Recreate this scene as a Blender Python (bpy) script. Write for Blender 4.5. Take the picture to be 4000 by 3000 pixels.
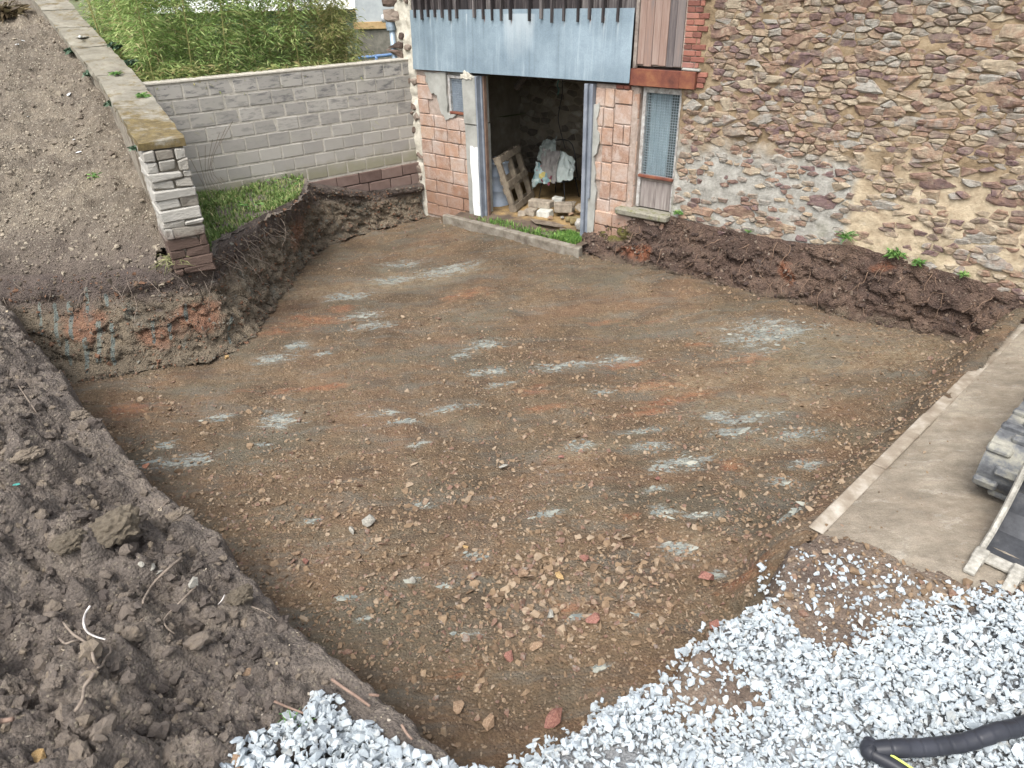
import bpy, bmesh, math, random
import numpy as np
from mathutils import Vector, Matrix, noise as mnoise
for o in list(bpy.data.objects): bpy.data.objects.remove(o)
scene = bpy.context.scene
COL = scene.collection
rnd = random.Random(7)
RS = np.random.RandomState(11)
PI = math.pi

# ------------------------------------------------------------------ camera
FPX, CAM_H = 690.0, 3.7                       # focal length in pixels of a 1024 wide picture, eye height over the pit floor
down = Vector((29.0, -1171.0, -FPX)).normalized()
up = -down
fwd = Vector((0, 0, -1)); fwd = (fwd - up * fwd.dot(up)).normalized()
rgt = fwd.cross(up)
R3 = Matrix((rgt, fwd, up))                   # camera space -> world
cam_data = bpy.data.cameras.new('camera')
cam = bpy.data.objects.new('camera', cam_data); COL.objects.link(cam)
cam.matrix_world = Matrix.Translation((0, 0, CAM_H)) @ R3.to_4x4()
cam_data.sensor_fit = 'HORIZONTAL'; cam_data.sensor_width = 36.0
cam_data.lens = FPX / 1024 * 36.0
cam_data.clip_start = 0.05; cam_data.clip_end = 2000
scene.camera = cam
scene.cycles.max_bounces = 5; scene.cycles.diffuse_bounces = 3; scene.cycles.glossy_bounces = 2
scene.render.resolution_x = 1024; scene.render.resolution_y = 768

# ------------------------------------------------------------------ sky and sun (overcast)
SUN_EL, SUN_AZ = 58.0, 205.0                  # degrees; azimuth clockwise from +Y
world = bpy.data.worlds.new('World'); scene.world = world; world.use_nodes = True
wn = world.node_tree.nodes; wl = world.node_tree.links
for n in list(wn): wn.remove(n)
sky = wn.new('ShaderNodeTexSky'); sky.sky_type = 'NISHITA'; sky.sun_disc = False
sky.sun_elevation = math.radians(SUN_EL); sky.sun_rotation = math.radians(SUN_AZ)
sky.dust_density = 4.0; sky.air_density = 1.0; sky.ozone_density = 1.0
hs = wn.new('ShaderNodeHueSaturation'); hs.inputs['Saturation'].default_value = 0.38
bg = wn.new('ShaderNodeBackground'); bg.inputs['Strength'].default_value = 0.15
wo = wn.new('ShaderNodeOutputWorld')
wl.new(sky.outputs[0], hs.inputs['Color']); wl.new(hs.outputs[0], bg.inputs['Color']); wl.new(bg.outputs[0], wo.inputs['Surface'])
sd = bpy.data.lights.new('sun', 'SUN'); sd.energy = 1.0; sd.angle = math.radians(26); sd.color = (1.0, 0.97, 0.93)
sun = bpy.data.objects.new('sun', sd); COL.objects.link(sun)
az, el = math.radians(SUN_AZ), math.radians(SUN_EL)
sdir = Vector((math.sin(az) * math.cos(el), math.cos(az) * math.cos(el), math.sin(el)))
sun.rotation_euler = (-sdir).to_track_quat('-Z', 'Y').to_euler()
vs = scene.view_settings
vs.view_transform = 'Standard'; vs.look = 'None'; vs.gamma = 1.0; vs.use_curve_mapping = False
vs.exposure = 1.38

# ------------------------------------------------------------------ places in the yard (metres)
O = Vector((-1.54, 12.42, 0.0))               # inner corner of the yard: block wall meets barn front
EF = Vector((0.764, -0.645, 0)); NF = Vector((-0.645, -0.764, 0))    # along the barn front, and out of it
EB = Vector((-0.788, -0.616, 0))                                    # along the block wall
ROT_F = math.atan2(EF.y, EF.x); ROT_B = math.atan2(EB.y, EB.x)
def site(px, py, z):
    """survey point: where the sight line of photo point (px, py) (2212 px wide scale) meets height z"""
    k = 1024 / 2212
    r = R3 @ Vector((px * k - 512, 384 - py * k, -FPX))
    t = (z - CAM_H) / r.z
    return Vector((r.x * t, r.y * t, z))
def bl(s, d, z):                              # barn coordinates -> world
    return O + EF * s - NF * d + Vector((0, 0, z))

# ------------------------------------------------------------------ numeric helpers
def _hash(ix, iy, seed):
    h = (ix.astype(np.int64) * 374761393 + iy.astype(np.int64) * 668265263 + seed * 1274126177) & 0xFFFFFFFF
    h = ((h ^ (h >> 13)) * 1103515245) & 0xFFFFFFFF
    h = ((h ^ (h >> 16)) * 2246822519) & 0xFFFFFFFF
    return ((h ^ (h >> 15)) & 0xFFFFFF) / float(0xFFFFFF)
def vnoise(x, y, seed=0):
    x = np.asarray(x, float); y = np.asarray(y, float)
    ix = np.floor(x); iy = np.floor(y); fx = x - ix; fy = y - iy
    u = fx * fx * fx * (fx * (fx * 6 - 15) + 10); v = fy * fy * fy * (fy * (fy * 6 - 15) + 10)
    a = _hash(ix, iy, seed); b = _hash(ix + 1, iy, seed); c = _hash(ix, iy + 1, seed); d = _hash(ix + 1, iy + 1, seed)
    return (a * (1 - u) + b * u) * (1 - v) + (c * (1 - u) + d * u) * v
def fbm(x, y, octv=4, seed=0, gain=0.5):
    s = 0; a = 1.0; t = 0
    for i in range(octv):
        s = s + a * (vnoise(x, y, seed + i * 17) - 0.5); t += a; a *= gain
        x = x * 2.03 + 11.3; y = y * 2.03 - 7.7
    return s / t * 2
def worley(x, y, seed=0):
    x = np.asarray(x, float); y = np.asarray(y, float)
    ix = np.floor(x); iy = np.floor(y)
    best = np.full(x.shape, 9.0); cid = np.zeros(x.shape)
    for dx in (-1, 0, 1):
        for dy in (-1, 0, 1):
            cx = ix + dx; cy = iy + dy
            px = cx + _hash(cx, cy, seed + 1); py = cy + _hash(cx, cy, seed + 2)
            d = (px - x) ** 2 + (py - y) ** 2
            m = d < best
            best = np.where(m, d, best); cid = np.where(m, _hash(cx, cy, seed + 3), cid)
    return np.sqrt(best), cid
def sstep(a, b, x):
    t = np.clip((x - a) / (b - a), 0, 1); return t * t * (3 - 2 * t)
def inside(poly, x, y):
    x = np.asarray(x, float); y = np.asarray(y, float); r = np.zeros(x.shape, bool)
    n = len(poly)
    for i in range(n):
        x0, y0 = poly[i][0], poly[i][1]; x1, y1 = poly[(i + 1) % n][0], poly[(i + 1) % n][1]
        c = ((y0 > y) != (y1 > y)) & (x < (x1 - x0) * (y - y0) / (y1 - y0 + 1e-12) + x0)
        r ^= c
    return r
def pdist(pts, x, y, closed=False):
    x = np.asarray(x, float); y = np.asarray(y, float); best = np.full(x.shape, 1e9)
    n = len(pts)
    for i in range(n if closed else n - 1):
        x0, y0 = pts[i][0], pts[i][1]; x1, y1 = pts[(i + 1) % n][0], pts[(i + 1) % n][1]
        dx, dy = x1 - x0, y1 - y0; L = dx * dx + dy * dy + 1e-12
        t = np.clip(((x - x0) * dx + (y - y0) * dy) / L, 0, 1)
        best = np.minimum(best, np.hypot(x - x0 - t * dx, y - y0 - t * dy))
    return best
def sdist(poly, x, y):                        # positive inside
    d = pdist(poly, x, y, True); return np.where(inside(poly, x, y), d, -d)

# ------------------------------------------------------------------ object helpers
def link(o, parent=None):
    COL.objects.link(o)
    if parent is not None: o.parent = parent
    return o
def np_mesh(name, V, F, smooth=False, attrs=None):
    V = np.asarray(V, np.float32); F = np.asarray(F, np.int32)
    me = bpy.data.meshes.new(name); k = F.shape[1]
    me.vertices.add(len(V)); me.vertices.foreach_set('co', V.ravel())
    me.loops.add(F.size); me.loops.foreach_set('vertex_index', F.ravel())
    me.polygons.add(len(F)); me.polygons.foreach_set('loop_start', np.arange(0, F.size, k, dtype=np.int32))
    me.polygons.foreach_set('use_smooth', np.full(len(F), smooth, dtype=bool))
    if attrs:
        for a, v in attrs.items():
            at = me.attributes.new(a, 'FLOAT', 'POINT'); at.data.foreach_set('value', np.asarray(v, np.float32).ravel())
    me.update(calc_edges=True)
    return me
def mobj(name, me, mat, parent=None):
    o = bpy.data.objects.new(name, me)
    if not me.materials: me.materials.append(mat)
    return link(o, parent)
def pobj(name, V, F, mat, parent=None, smooth=False):
    me = bpy.data.meshes.new(name); me.from_pydata([tuple(v) for v in V], [], F); me.update()
    if smooth: me.polygons.foreach_set('use_smooth', [True] * len(me.polygons))
    return mobj(name, me, mat, parent)
def bmobj(name, bm, mat, parent=None, smooth=False):
    me = bpy.data.meshes.new(name); bm.normal_update(); bm.to_mesh(me); bm.free()
    if smooth: me.polygons.foreach_set('use_smooth', [True] * len(me.polygons))
    return mobj(name, me, mat, parent)
def thing(name, label, cat, loc=(0, 0, 0), rotz=0.0, group=None):
    o = bpy.data.objects.new(name, None); o.empty_display_size = 0.2
    o.location = loc; o.rotation_euler = (0, 0, rotz); link(o)
    return tag(o, label, cat, group)
def tag(o, label, cat, group=None):
    o['label'] = label; o['category'] = cat
    if group: o['group'] = group
    return o
def kind(o, k, label=None):
    o['kind'] = k
    if label: o['label'] = label
    return o
def box_bm(x0, x1, y0, y1, z0, z1, bev=0.0, bm=None, jit=0.0):
    bm = bm or bmesh.new()
    r = bmesh.ops.create_cube(bm, size=1.0); vs_ = r['verts']
    for v in vs_:
        v.co = Vector((x0 + (v.co.x + .5) * (x1 - x0), y0 + (v.co.y + .5) * (y1 - y0), z0 + (v.co.z + .5) * (z1 - z0)))
        if jit: v.co += Vector((rnd.uniform(-jit, jit), rnd.uniform(-jit, jit), rnd.uniform(-jit, jit)))
    if bev:
        es = list({e for v in vs_ for e in v.link_edges})
        bmesh.ops.bevel(bm, geom=es, offset=bev, segments=1, affect='EDGES', profile=.5)
    return bm
def box(name, x0, x1, y0, y1, z0, z1, mat, parent=None, bev=0.004, jit=0.0):
    return bmobj(name, box_bm(x0, x1, y0, y1, z0, z1, bev, jit=jit), mat, parent)
def tube(path, radii, n=8, closed_ends=True, twist=0.0):
    P = [Vector(p) for p in path]; V = []; F = []
    if not hasattr(radii, '__len__'): radii = [radii] * len(P)
    ref = Vector((0, 0, 1))
    t0 = (P[1] - P[0]).normalized()
    if abs(t0.dot(ref)) > .95: ref = Vector((1, 0, 0))
    a = t0.cross(ref).normalized()
    for i, p in enumerate(P):
        t = (P[min(i + 1, len(P) - 1)] - P[max(i - 1, 0)]).normalized()
        a = (a - t * a.dot(t)).normalized(); b = t.cross(a)
        for k in range(n):
            th = 2 * PI * k / n
            V.append(p + (a * math.cos(th) + b * math.sin(th)) * radii[i])
    for i in range(len(P) - 1):
        for k in range(n):
            F.append((i * n + k, i * n + (k + 1) % n, (i + 1) * n + (k + 1) % n, (i + 1) * n + k))
    if closed_ends:
        F.append(tuple(reversed(range(n)))); F.append(tuple((len(P) - 1) * n + k for k in range(n)))
    return V, F
def join_vf(parts):
    V = []; F = []
    for v, f in parts:
        o = len(V); V += list(v); F += [tuple(i + o for i in q) for q in f]
    return V, F
def tri_fan(V, F):                            # polygons -> triangle array
    T = []
    for f in F:
        for i in range(1, len(f) - 1): T.append((f[0], f[i], f[i + 1]))
    return np.array([tuple(v) for v in V], float), np.array(T, int)
def grid_mesh(name, x0, x1, y0, y1, step, zf, mat, keep=None, attrs=None, smooth=True):
    nx = int(round((x1 - x0) / step)) + 1; ny = int(round((y1 - y0) / step)) + 1
    X, Y = np.meshgrid(np.linspace(x0, x1, nx), np.linspace(y0, y1, ny))
    Z = zf(X, Y)
    V = np.stack([X, Y, Z], -1).reshape(-1, 3)
    I = np.arange(nx * ny).reshape(ny, nx)
    F = np.stack([I[:-1, :-1], I[:-1, 1:], I[1:, 1:], I[1:, :-1]], -1).reshape(-1, 4)
    if keep is not None:
        c = V[F].mean(1); F = F[keep(c[:, 0], c[:, 1])]
    A = {k: f(X, Y) for k, f in attrs.items()} if attrs else None
    used = np.unique(F); m = np.full(len(V), -1); m[used] = np.arange(len(used))
    if A: A = {k: np.asarray(v).ravel()[used] for k, v in A.items()}
    return mobj(name, np_mesh(name, V[used], m[F], smooth, A), mat)
# ---- rocks and clods
def hull_rock(seed, n=11, flat=(1, .8, .6)):
    r = random.Random(seed); bm = bmesh.new()
    for i in range(n):
        v = Vector((r.gauss(0, 1), r.gauss(0, 1), r.gauss(0, 1))).normalized() * r.uniform(.75, 1.0)
        bm.verts.new((v.x * flat[0] * .5, v.y * flat[1] * .5, v.z * flat[2] * .5))
    g = bmesh.ops.convex_hull(bm, input=bm.verts)
    bmesh.ops.delete(bm, geom=list({e for e in g['geom_interior'] + g['geom_unused'] if isinstance(e, bmesh.types.BMVert)}), context='VERTS')
    bmesh.ops.triangulate(bm, faces=bm.faces)
    bm.verts.index_update()
    V = np.array([tuple(v.co) for v in bm.verts]); F = np.array([[v.index for v in f.verts] for f in bm.faces]); bm.free()
    return V, F
def clod(seed, sub=2, amp=.42):
    bm = bmesh.new(); bmesh.ops.create_icosphere(bm, subdivisions=sub, radius=.5)
    off = Vector((seed * 3.1, seed * 1.7, 0)); r = random.Random(seed)
    sx, sy, sz = r.uniform(.85, 1.15), r.uniform(.7, 1.0), r.uniform(.55, .8)
    for v in bm.verts:
        n = mnoise.noise(v.co * 2.6 + off) * amp + (abs(mnoise.noise(v.co * 5.0 + off)) - .25) * amp * .9 + mnoise.noise(v.co * 11.0 + off) * amp * .5
        v.co *= 1 + n; v.co.x *= sx; v.co.y *= sy; v.co.z *= sz
    bm.verts.index_update()
    V = np.array([tuple(v.co) for v in bm.verts]); F = np.array([[v.index for v in f.verts] for f in bm.faces]); bm.free()
    return V, F
ROCKS = [hull_rock(100 + i, 9 + i % 5, ((1, .8, .62), (1, .62, .45), (1, .9, .75), (1, .7, .3))[i % 4]) for i in range(16)]
GRITS = [hull_rock(300 + i, 7, ((1, .8, .6), (1, .6, .4))[i % 2]) for i in range(8)]
CLODS = [clod(i, 4 if i < 2 else 3, .34) for i in range(8)]
CLODS1 = [clod(40 + i, 2, .55) for i in range(8)]
CLODS0 = [hull_rock(500 + i, 14, ((1, .85, .7), (1, .7, .6))[i % 2]) for i in range(8)]
def rot_mats(n, tilt, rs, ang=None):
    a = rs.uniform(0, 2 * PI, n) if ang is None else ang; b = rs.normal(0, tilt, n); c = rs.normal(0, tilt, n)
    ca, sa, cb, sb, cc, sc = np.cos(a), np.sin(a), np.cos(b), np.sin(b), np.cos(c), np.sin(c)
    Z = np.zeros(n); U = np.ones(n)
    Rz = np.stack([ca, -sa, Z, sa, ca, Z, Z, Z, U], -1).reshape(n, 3, 3)
    Rx = np.stack([U, Z, Z, Z, cb, -sb, Z, sb, cb], -1).reshape(n, 3, 3)
    Ry = np.stack([cc, Z, sc, Z, U, Z, -sc, Z, cc], -1).reshape(n, 3, 3)
    return Rz @ Rx @ Ry
def scatter(name, variants, pos, size, mat, tilt=.35, seed=1, smooth=False, parent=None, ang=None):
    rs = np.random.RandomState(seed); pos = np.asarray(pos, float); size = np.asarray(size, float)
    n = len(pos); M = rot_mats(n, tilt, rs, ang); which = rs.randint(0, len(variants), n)
    Vs = []; Fs = []; off = 0
    for k, (v, f) in enumerate(variants):
        idx = np.nonzero(which == k)[0]
        if not len(idx): continue
        W = np.einsum('nij,vj->nvi', M[idx], v) * size[idx][:, None, None] + pos[idx][:, None, :]
        Vs.append(W.reshape(-1, 3))
        Fs.append((f[None] + (np.arange(len(idx)) * len(v))[:, None, None] + off).reshape(-1, 3)); off += len(idx) * len(v)
    return mobj(name, np_mesh(name, np.concatenate(Vs), np.concatenate(Fs), smooth), mat, parent)
def rock_obj(name, pos, size, mat, variant=0, rz=0.0, label=None, cat=None, group=None, scale=(1, 1, 1), parent=None, src=None):
    V, F = (src or ROCKS)[variant % len(src or ROCKS)]
    key = 'rockmesh_%d_%d_%s' % (id(src), variant % len(src or ROCKS), mat.name)
    me = bpy.data.meshes.get(key)
    if me is None:
        me = np_mesh(key, V, F, False); me.name = key
    o = mobj(name, me, mat, parent); o.location = pos; o.rotation_euler = (rnd.uniform(-.2, .2), rnd.uniform(-.2, .2), rz)
    o.scale = (size * scale[0], size * scale[1], size * scale[2])
    if label: tag(o, label, cat, group)
    return o

# ------------------------------------------------------------------ materials
class NT:
    def __init__(s, name):
        s.m = bpy.data.materials.new(name); s.m.use_nodes = True; s.t = s.m.node_tree
        s.b = s.t.nodes['Principled BSDF']; s.b.inputs['Roughness'].default_value = .9
        s.b.inputs['Specular IOR Level'].default_value = .25
        s.co = s.n('ShaderNodeTexCoord').outputs['Object']; s.geo = None
    def n(s, t): return s.t.nodes.new(t)
    def l(s, a, b): s.t.links.new(a, b)
    def setin(s, sock, v):
        if isinstance(v, bpy.types.NodeSocket): s.l(v, sock)
        elif v is not None:
            if sock.type == 'RGBA' and len(v) == 3: v = (*v, 1)
            sock.default_value = v
    def mapped(s, scale=(1, 1, 1), rot=(0, 0, 0), loc=(0, 0, 0), vec=None):
        m = s.n('ShaderNodeMapping'); s.l(vec or s.co, m.inputs['Vector'])
        m.inputs['Scale'].default_value = scale; m.inputs['Rotation'].default_value = rot; m.inputs['Location'].default_value = loc
        return m.outputs[0]
    def noise(s, scale, detail=4, rough=.6, vec=None, dist=0.0):
        n = s.n('ShaderNodeTexNoise'); n.inputs['Scale'].default_value = scale; n.inputs['Detail'].default_value = detail
        n.inputs['Roughness'].default_value = rough; n.inputs['Distortion'].default_value = dist
        s.l(vec or s.co, n.inputs['Vector']); return n.outputs['Fac']
    def vor(s, scale, vec=None, feat='F1', out='Distance', rnd_=1.0):
        n = s.n('ShaderNodeTexVoronoi'); n.feature = feat; n.inputs['Scale'].default_value = scale; n.inputs['Randomness'].default_value = rnd_
        s.l(vec or s.co, n.inputs['Vector']); return n.outputs[out]
    def ramp(s, fac, stops, interp='LINEAR'):
        n = s.n('ShaderNodeValToRGB'); n.color_ramp.interpolation = interp; e = n.color_ramp.elements
        while len(e) < len(stops): e.new(.5)
        for i, (p, c) in enumerate(stops):
            e[i].position = p; e[i].color = (*c, 1) if hasattr(c, '__len__') else (c, c, c, 1)
        s.setin(n.inputs['Fac'], fac); return n.outputs[0]
    def step(s, fac, a, b):
        n = s.n('ShaderNodeMapRange'); n.clamp = True; s.setin(n.inputs[0], fac); n.inputs[1].default_value = a; n.inputs[2].default_value = b
        return n.outputs[0]
    def vary(s, col, fac, lo=.7, hi=1.3, a=.3, b=.7):
        n = s.n('ShaderNodeMapRange'); n.clamp = True; s.setin(n.inputs[0], fac); n.inputs[1].default_value = a; n.inputs[2].default_value = b; n.inputs[3].default_value = lo; n.inputs[4].default_value = hi
        h = s.n('ShaderNodeHueSaturation'); s.l(n.outputs[0], h.inputs['Value']); s.setin(h.inputs['Color'], col); return h.outputs[0]
    def mix(s, fac, a, b, mode='MIX'):
        n = s.n('ShaderNodeMix'); n.data_type = 'RGBA'; n.blend_type = mode; n.clamp_factor = True
        s.setin(n.inputs[0], fac); s.setin(n.inputs[6], a); s.setin(n.inputs[7], b); return n.outputs[2]
    def math(s, op, a, b=None):
        n = s.n('ShaderNodeMath'); n.operation = op; s.setin(n.inputs[0], a)
        if b is not None: s.setin(n.inputs[1], b)
        return n.outputs[0]
    def attr(s, name):
        n = s.n('ShaderNodeAttribute'); n.attribute_name = name; return n.outputs['Fac']
    def island(s):
        if s.geo is None: s.geo = s.n('ShaderNodeNewGeometry')
        return s.geo.outputs['Random Per Island']
    def objrand(s): return s.n('ShaderNodeObjectInfo').outputs['Random']
    def worldco(s):
        if s.geo is None: s.geo = s.n('ShaderNodeNewGeometry')
        return s.geo.outputs['Position']
    def sep(s, v):
        n = s.n('ShaderNodeSeparateXYZ'); s.l(v, n.inputs[0]); return n.outputs
    def bump(s, h, strength=.5, dist=.01):
        n = s.n('ShaderNodeBump'); n.inputs['Strength'].default_value = strength; n.inputs['Distance'].default_value = dist
        s.l(h, n.inputs['Height'])
        if s.b.inputs['Normal'].links: s.l(s.b.inputs['Normal'].links[0].from_socket, n.inputs['Normal'])
        s.l(n.outputs[0], s.b.inputs['Normal']); return s
    def out(s, col, rough=None, metal=None):
        s.setin(s.b.inputs['Base Color'], col)
        if rough is not None: s.setin(s.b.inputs['Roughness'], rough)
        if metal is not None: s.setin(s.b.inputs['Metallic'], metal)
        return s.m
SAT, ALB = .84, .90                           # paints as photographed -> surface colours under the overcast exposure
def srgb(r, g, b):
    f = lambda c: (c / 255 / 12.92) if c <= 10 else ((c / 255 + .055) / 1.055) ** 2.4
    c = (f(r), f(g), f(b)); l_ = .3 * c[0] + .55 * c[1] + .15 * c[2]
    return tuple((l_ + (v - l_) * SAT) * ALB for v in c)
def simple(name, stops, nscale=8, rough=.85, bump=.3, bdist=.005, rand=None, metal=None, detail=5, world=False):
    """noise-mottled colour; 'rand' = 'island' or 'object' shifts the colour from piece to piece"""
    t = NT(name)
    if world: t.co = t.worldco()
    f = t.noise(nscale, detail, .65)
    if rand:
        r = t.island() if rand == 'island' else t.objrand()
        f = t.math('ADD', t.math('MULTIPLY', f, .45), t.math('MULTIPLY', r, .62))
    c = t.ramp(f, stops)
    if bump: t.bump(t.noise(nscale * 5, 4, .7), bump, bdist)
    return t.out(c, rough, metal)

def soil_mat(name, stops, pebble=(.5, .44, .36), bumpd=.012, fine=1.0, peb=.80):
    t = NT(name); co = t.worldco()
    base = t.ramp(t.noise(1.7, 4, .68, co), stops)
    f2 = t.noise(14, 4, .7, co)
    base = t.vary(base, f2, .72, 1.28); base = t.vary(base, t.noise(70 * fine, 3, .7, co), .8, 1.2)
    vc = t.n('ShaderNodeTexVoronoi'); vc.inputs['Scale'].default_value = 55 * fine; t.l(co, vc.inputs['Vector'])
    sp = t.sep(vc.outputs['Color'])
    base = t.mix(t.math('MULTIPLY', t.step(sp[0], peb, peb + .06), t.step(vc.outputs['Distance'], .55, .35)), base, t.mix(sp[1], pebble, tuple(c * .45 for c in pebble)))
    h = t.math('ADD', t.noise(34 * fine, 5, .78, co), t.math('MULTIPLY', vc.outputs['Distance'], -.6))
    t.bump(h, 1.0, bumpd * 2.2)
    return t, base, co

# ================================================================== THE GROUND
def to_px(P):                                 # world points -> photo points, used to check placements of stains on the cut faces
    q = (np.asarray(P) - np.array([0, 0, CAM_H])) @ np.array(R3)
    k = 2212 / 1024
    return np.stack([(q[..., 0] / -q[..., 2] * FPX + 512) * k, (384 - q[..., 1] / -q[..., 2] * FPX) * k], -1)
K0 = site(1750, 1142, .45); K1 = site(2212, 688, .45)
KD = (K1 - K0).normalized(); KN = Vector((-KD.y, KD.x, 0))         # KN points left, into the pit
K2 = K0 + KD * 7.5
def front_off(x, y): return (x - O.x) * NF.x + (y - O.y) * NF.y    # metres in front of the barn
def front_s(x, y): return (x - O.x) * EF.x + (y - O.y) * EF.y
def kerb_d(x, y): return (x - K0.x) * KN.x + (y - K0.y) * KN.y
def kerb_t(x, y): return (x - K0.x) * KD.x + (y - K0.y) * KD.y

# --- stains and smears of weathered rock on the pit floor: photo point, half length, half width
PALE = [(605,905,46,16),(385,1000,85,14),(590,772,44,11),(870,568,48,8),(965,583,70,10),(850,602,44,8),(1050,750,46,9),(1060,805,50,8),
 (1205,793,56,10),(1330,780,50,10),(1245,965,34,13),(1410,962,46,11),(1480,1002,66,16),(1430,1012,34,9),(1590,930,50,11),(1430,1110,28,11),
 (1505,1118,40,8),(1460,1190,40,18),(905,1092,28,9),(665,1127,24,7),(830,895,44,8),(875,912,34,7),(970,881,50,7),(1690,1040,34,12),(1725,940,46,13),
 (1660,735,95,22),(750,1293,26,7),(640,743,26,7),(805,705,44,9),(780,682,44,10),(1620,900,70,10),(1185,1110,34,10),(1000,770,30,6),(750,640,50,8),
 (700,760,24,6),(1300,845,30,6),(1540,895,36,7),(1395,925,40,7),(1080,830,30,5),(900,960,26,6),(1700,1170,30,12),(1550,1240,26,9),(1380,1330,26,7),(1000,1365,24,8),
 (1240,1335,30,7),(890,1250,22,6),(960,1265,22,6),(1020,1200,40,9),(780,1340,20,8),(1290,1440,26,7),(470,900,40,6),(360,965,30,8),(570,960,24,6),(1740,1000,30,10),(1420,1060,30,6)]
OCHRE = [(1400,560,60,8),(1480,830,90,12),(1560,870,70,12),(1800,770,130,30),(1950,775,60,18),(1700,860,90,18),(1640,960,80,16),(1250,975,60,14),(1650,1210,40,26),(900,600,90,14),(700,630,80,10),(1500,1180,40,18)]
RUST = [(690,835,66,9),(600,842,46,8),(1390,885,66,11),(1455,862,70,11),(1510,850,44,10),(1345,790,60,8),(1610,780,60,9),(1160,842,44,11),(1425,828,60,9),(290,882,66,16),
 (680,692,80,15),(735,668,36,8),(600,715,50,8),(1580,1012,26,14),(1395,702,60,6),(1290,700,40,6),(1000,640,60,8),(1180,880,40,8),(1600,1290,50,30),(1240,1310,60,16),(1500,750,30,7),(540,840,40,6),(1360,1120,26,10),(1010,1440,50,16)]
def blobs(L, tilt=-.13):
    out = []
    for (px, py, a, b) in L:
        c = site(px, py, 0); e = site(px + a, py + a * tilt, 0); f = site(px, py - b, 0)
        d = e - c
        out.append((c.x, c.y, d.length, abs((f - c).length), math.atan2(d.y, d.x)))
    return out
def blob_field(B, x, y):
    r = np.zeros_like(x)
    for (cx, cy, a, b, th) in B:
        dx, dy = x - cx, y - cy
        u = (dx * math.cos(th) + dy * math.sin(th)) / a; v = (-dx * math.sin(th) + dy * math.cos(th)) / b
        r = np.maximum(r, np.exp(-(u * u + v * v) * .42))
    return r
BP, BR, BO = blobs(PALE), blobs(RUST), blobs(OCHRE)

def floor_z(x, y):
    off, s = front_off(x, y), front_s(x, y)
    z = .05 * fbm(x * .7, y * .7, 3, 5) + .022 * fbm(x * 4, y * 4, 4, 9) + .008 * fbm(x * 16, y * 16, 2, 14)
    w1, c1 = worley(x * 9, y * 9, 21)
    z = z + .014 * np.sqrt(np.maximum(0, .16 - w1 * w1)) * (c1 > .6) * 2.2
    z = z + .15 * (1 - sstep(.25, 2.0, off)) * sstep(.1, 1.2, s)
    z = z - .012 * sstep(.3, .7, blob_field(BP, x, y)) * 0 
    kd, kt = kerb_d(x, y), kerb_t(x, y)
    z = z + np.where(kt > -.6, (.44 * (1 - sstep(.02, .46 + .15 * fbm(x * 1.5, y * 1.5, 2, 3), kd)) + .03 * fbm(x * 6, y * 6, 3, 77) * (kd < .7)), 0) * sstep(-.9, -.1, kt)
    # scrape marks left by the bucket
    z = z + .012 * np.sin((x * .45 + y * .9) * 9 + 3 * fbm(x, y, 2, 40)) * sstep(.1, .5, fbm(x * .5 + 3, y * .5, 2, 41) + .3)
    return z
def floor_keep(x, y):
    return (front_off(x, y) > -.02) & ((x - O.x) * .616 - (y - O.y) * .788 > -.05) & (kerb_d(x, y) > -.05)
t, base, co = soil_mat('pit_floor_soil', [(.28, srgb(86, 71, 54)), (.42, srgb(103, 85, 63)), (.55, srgb(116, 95, 69)), (.66, srgb(110, 97, 78)), (.8, srgb(98, 88, 78))], pebble=srgb(164, 142, 114))
st = t.mapped((1.3, 4.0, 1), (0, 0, math.radians(-18)), vec=co)
rag = t.noise(3.2, 8, .72, st, .6); rag2 = t.noise(2.1, 8, .7, t.mapped((1.2, 4.5, 1), (0, 0, math.radians(-14)), (7, 3, 0), vec=co), .5)
brd = t.step(t.noise(.8, 5, .65, t.mapped((1, 2.2, 1), (0, 0, math.radians(-15)), (1, 6, 0), vec=co)), .47, .62)
base = t.mix(t.math('MULTIPLY', brd, .32), base, t.ramp(t.noise(6, 4, .7, co), [(.35, srgb(112, 76, 54)), (.65, srgb(140, 102, 72))]))
olv = t.step(t.noise(.7, 5, .65, t.mapped((1, 2, 1), (0, 0, math.radians(-20)), (9, 3, 0), vec=co)), .5, .64)
base = t.mix(t.math('MULTIPLY', olv, .6), base, srgb(100, 95, 78))
dkm = t.step(t.noise(1.9, 6, .7, t.mapped((1, 2.4, 1), (0, 0, math.radians(-15)), (3, 13, 0), vec=co)), .52, .66)
base = t.mix(t.math('MULTIPLY', dkm, .55), base, srgb(84, 70, 58))
ochm = t.step(t.math('ADD', t.math('MULTIPLY', t.attr('ochre'), .8), t.math('MULTIPLY', rag2, .9)), .66, .98)
ochm = t.math('MULTIPLY', ochm, t.step(t.noise(16, 5, .75, t.mapped((1, 2, 1), vec=co)), .38, .6))
base = t.mix(t.math('MULTIPLY', ochm, .6), base, t.ramp(t.noise(9, 5, .6, co), [(.35, srgb(140, 120, 88)), (.65, srgb(166, 150, 120))]))
greym = t.step(t.noise(1.3, 7, .7, t.mapped((1, 3.5, 1), (0, 0, math.radians(-15)), (2, 9, 0), vec=co), .4), .50, .62)
base = t.mix(t.math('MULTIPLY', greym, .5), base, srgb(108, 106, 96))
base = t.vary(base, t.noise(.55, 4, .6, t.mapped(loc=(8, 2, 0), vec=co)), .82, 1.16)
fin2 = t.noise(17, 5, .7, t.mapped((1, 2.6, 1), (0, 0, math.radians(-16)), (3, 1, 0), vec=co))
rustm = t.step(t.math('ADD', t.math('MULTIPLY', t.attr('rust'), .42), t.math('ADD', t.math('MULTIPLY', rag2, 1.1), t.math('MULTIPLY', fin2, .5))), 1.06, 1.30)
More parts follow.
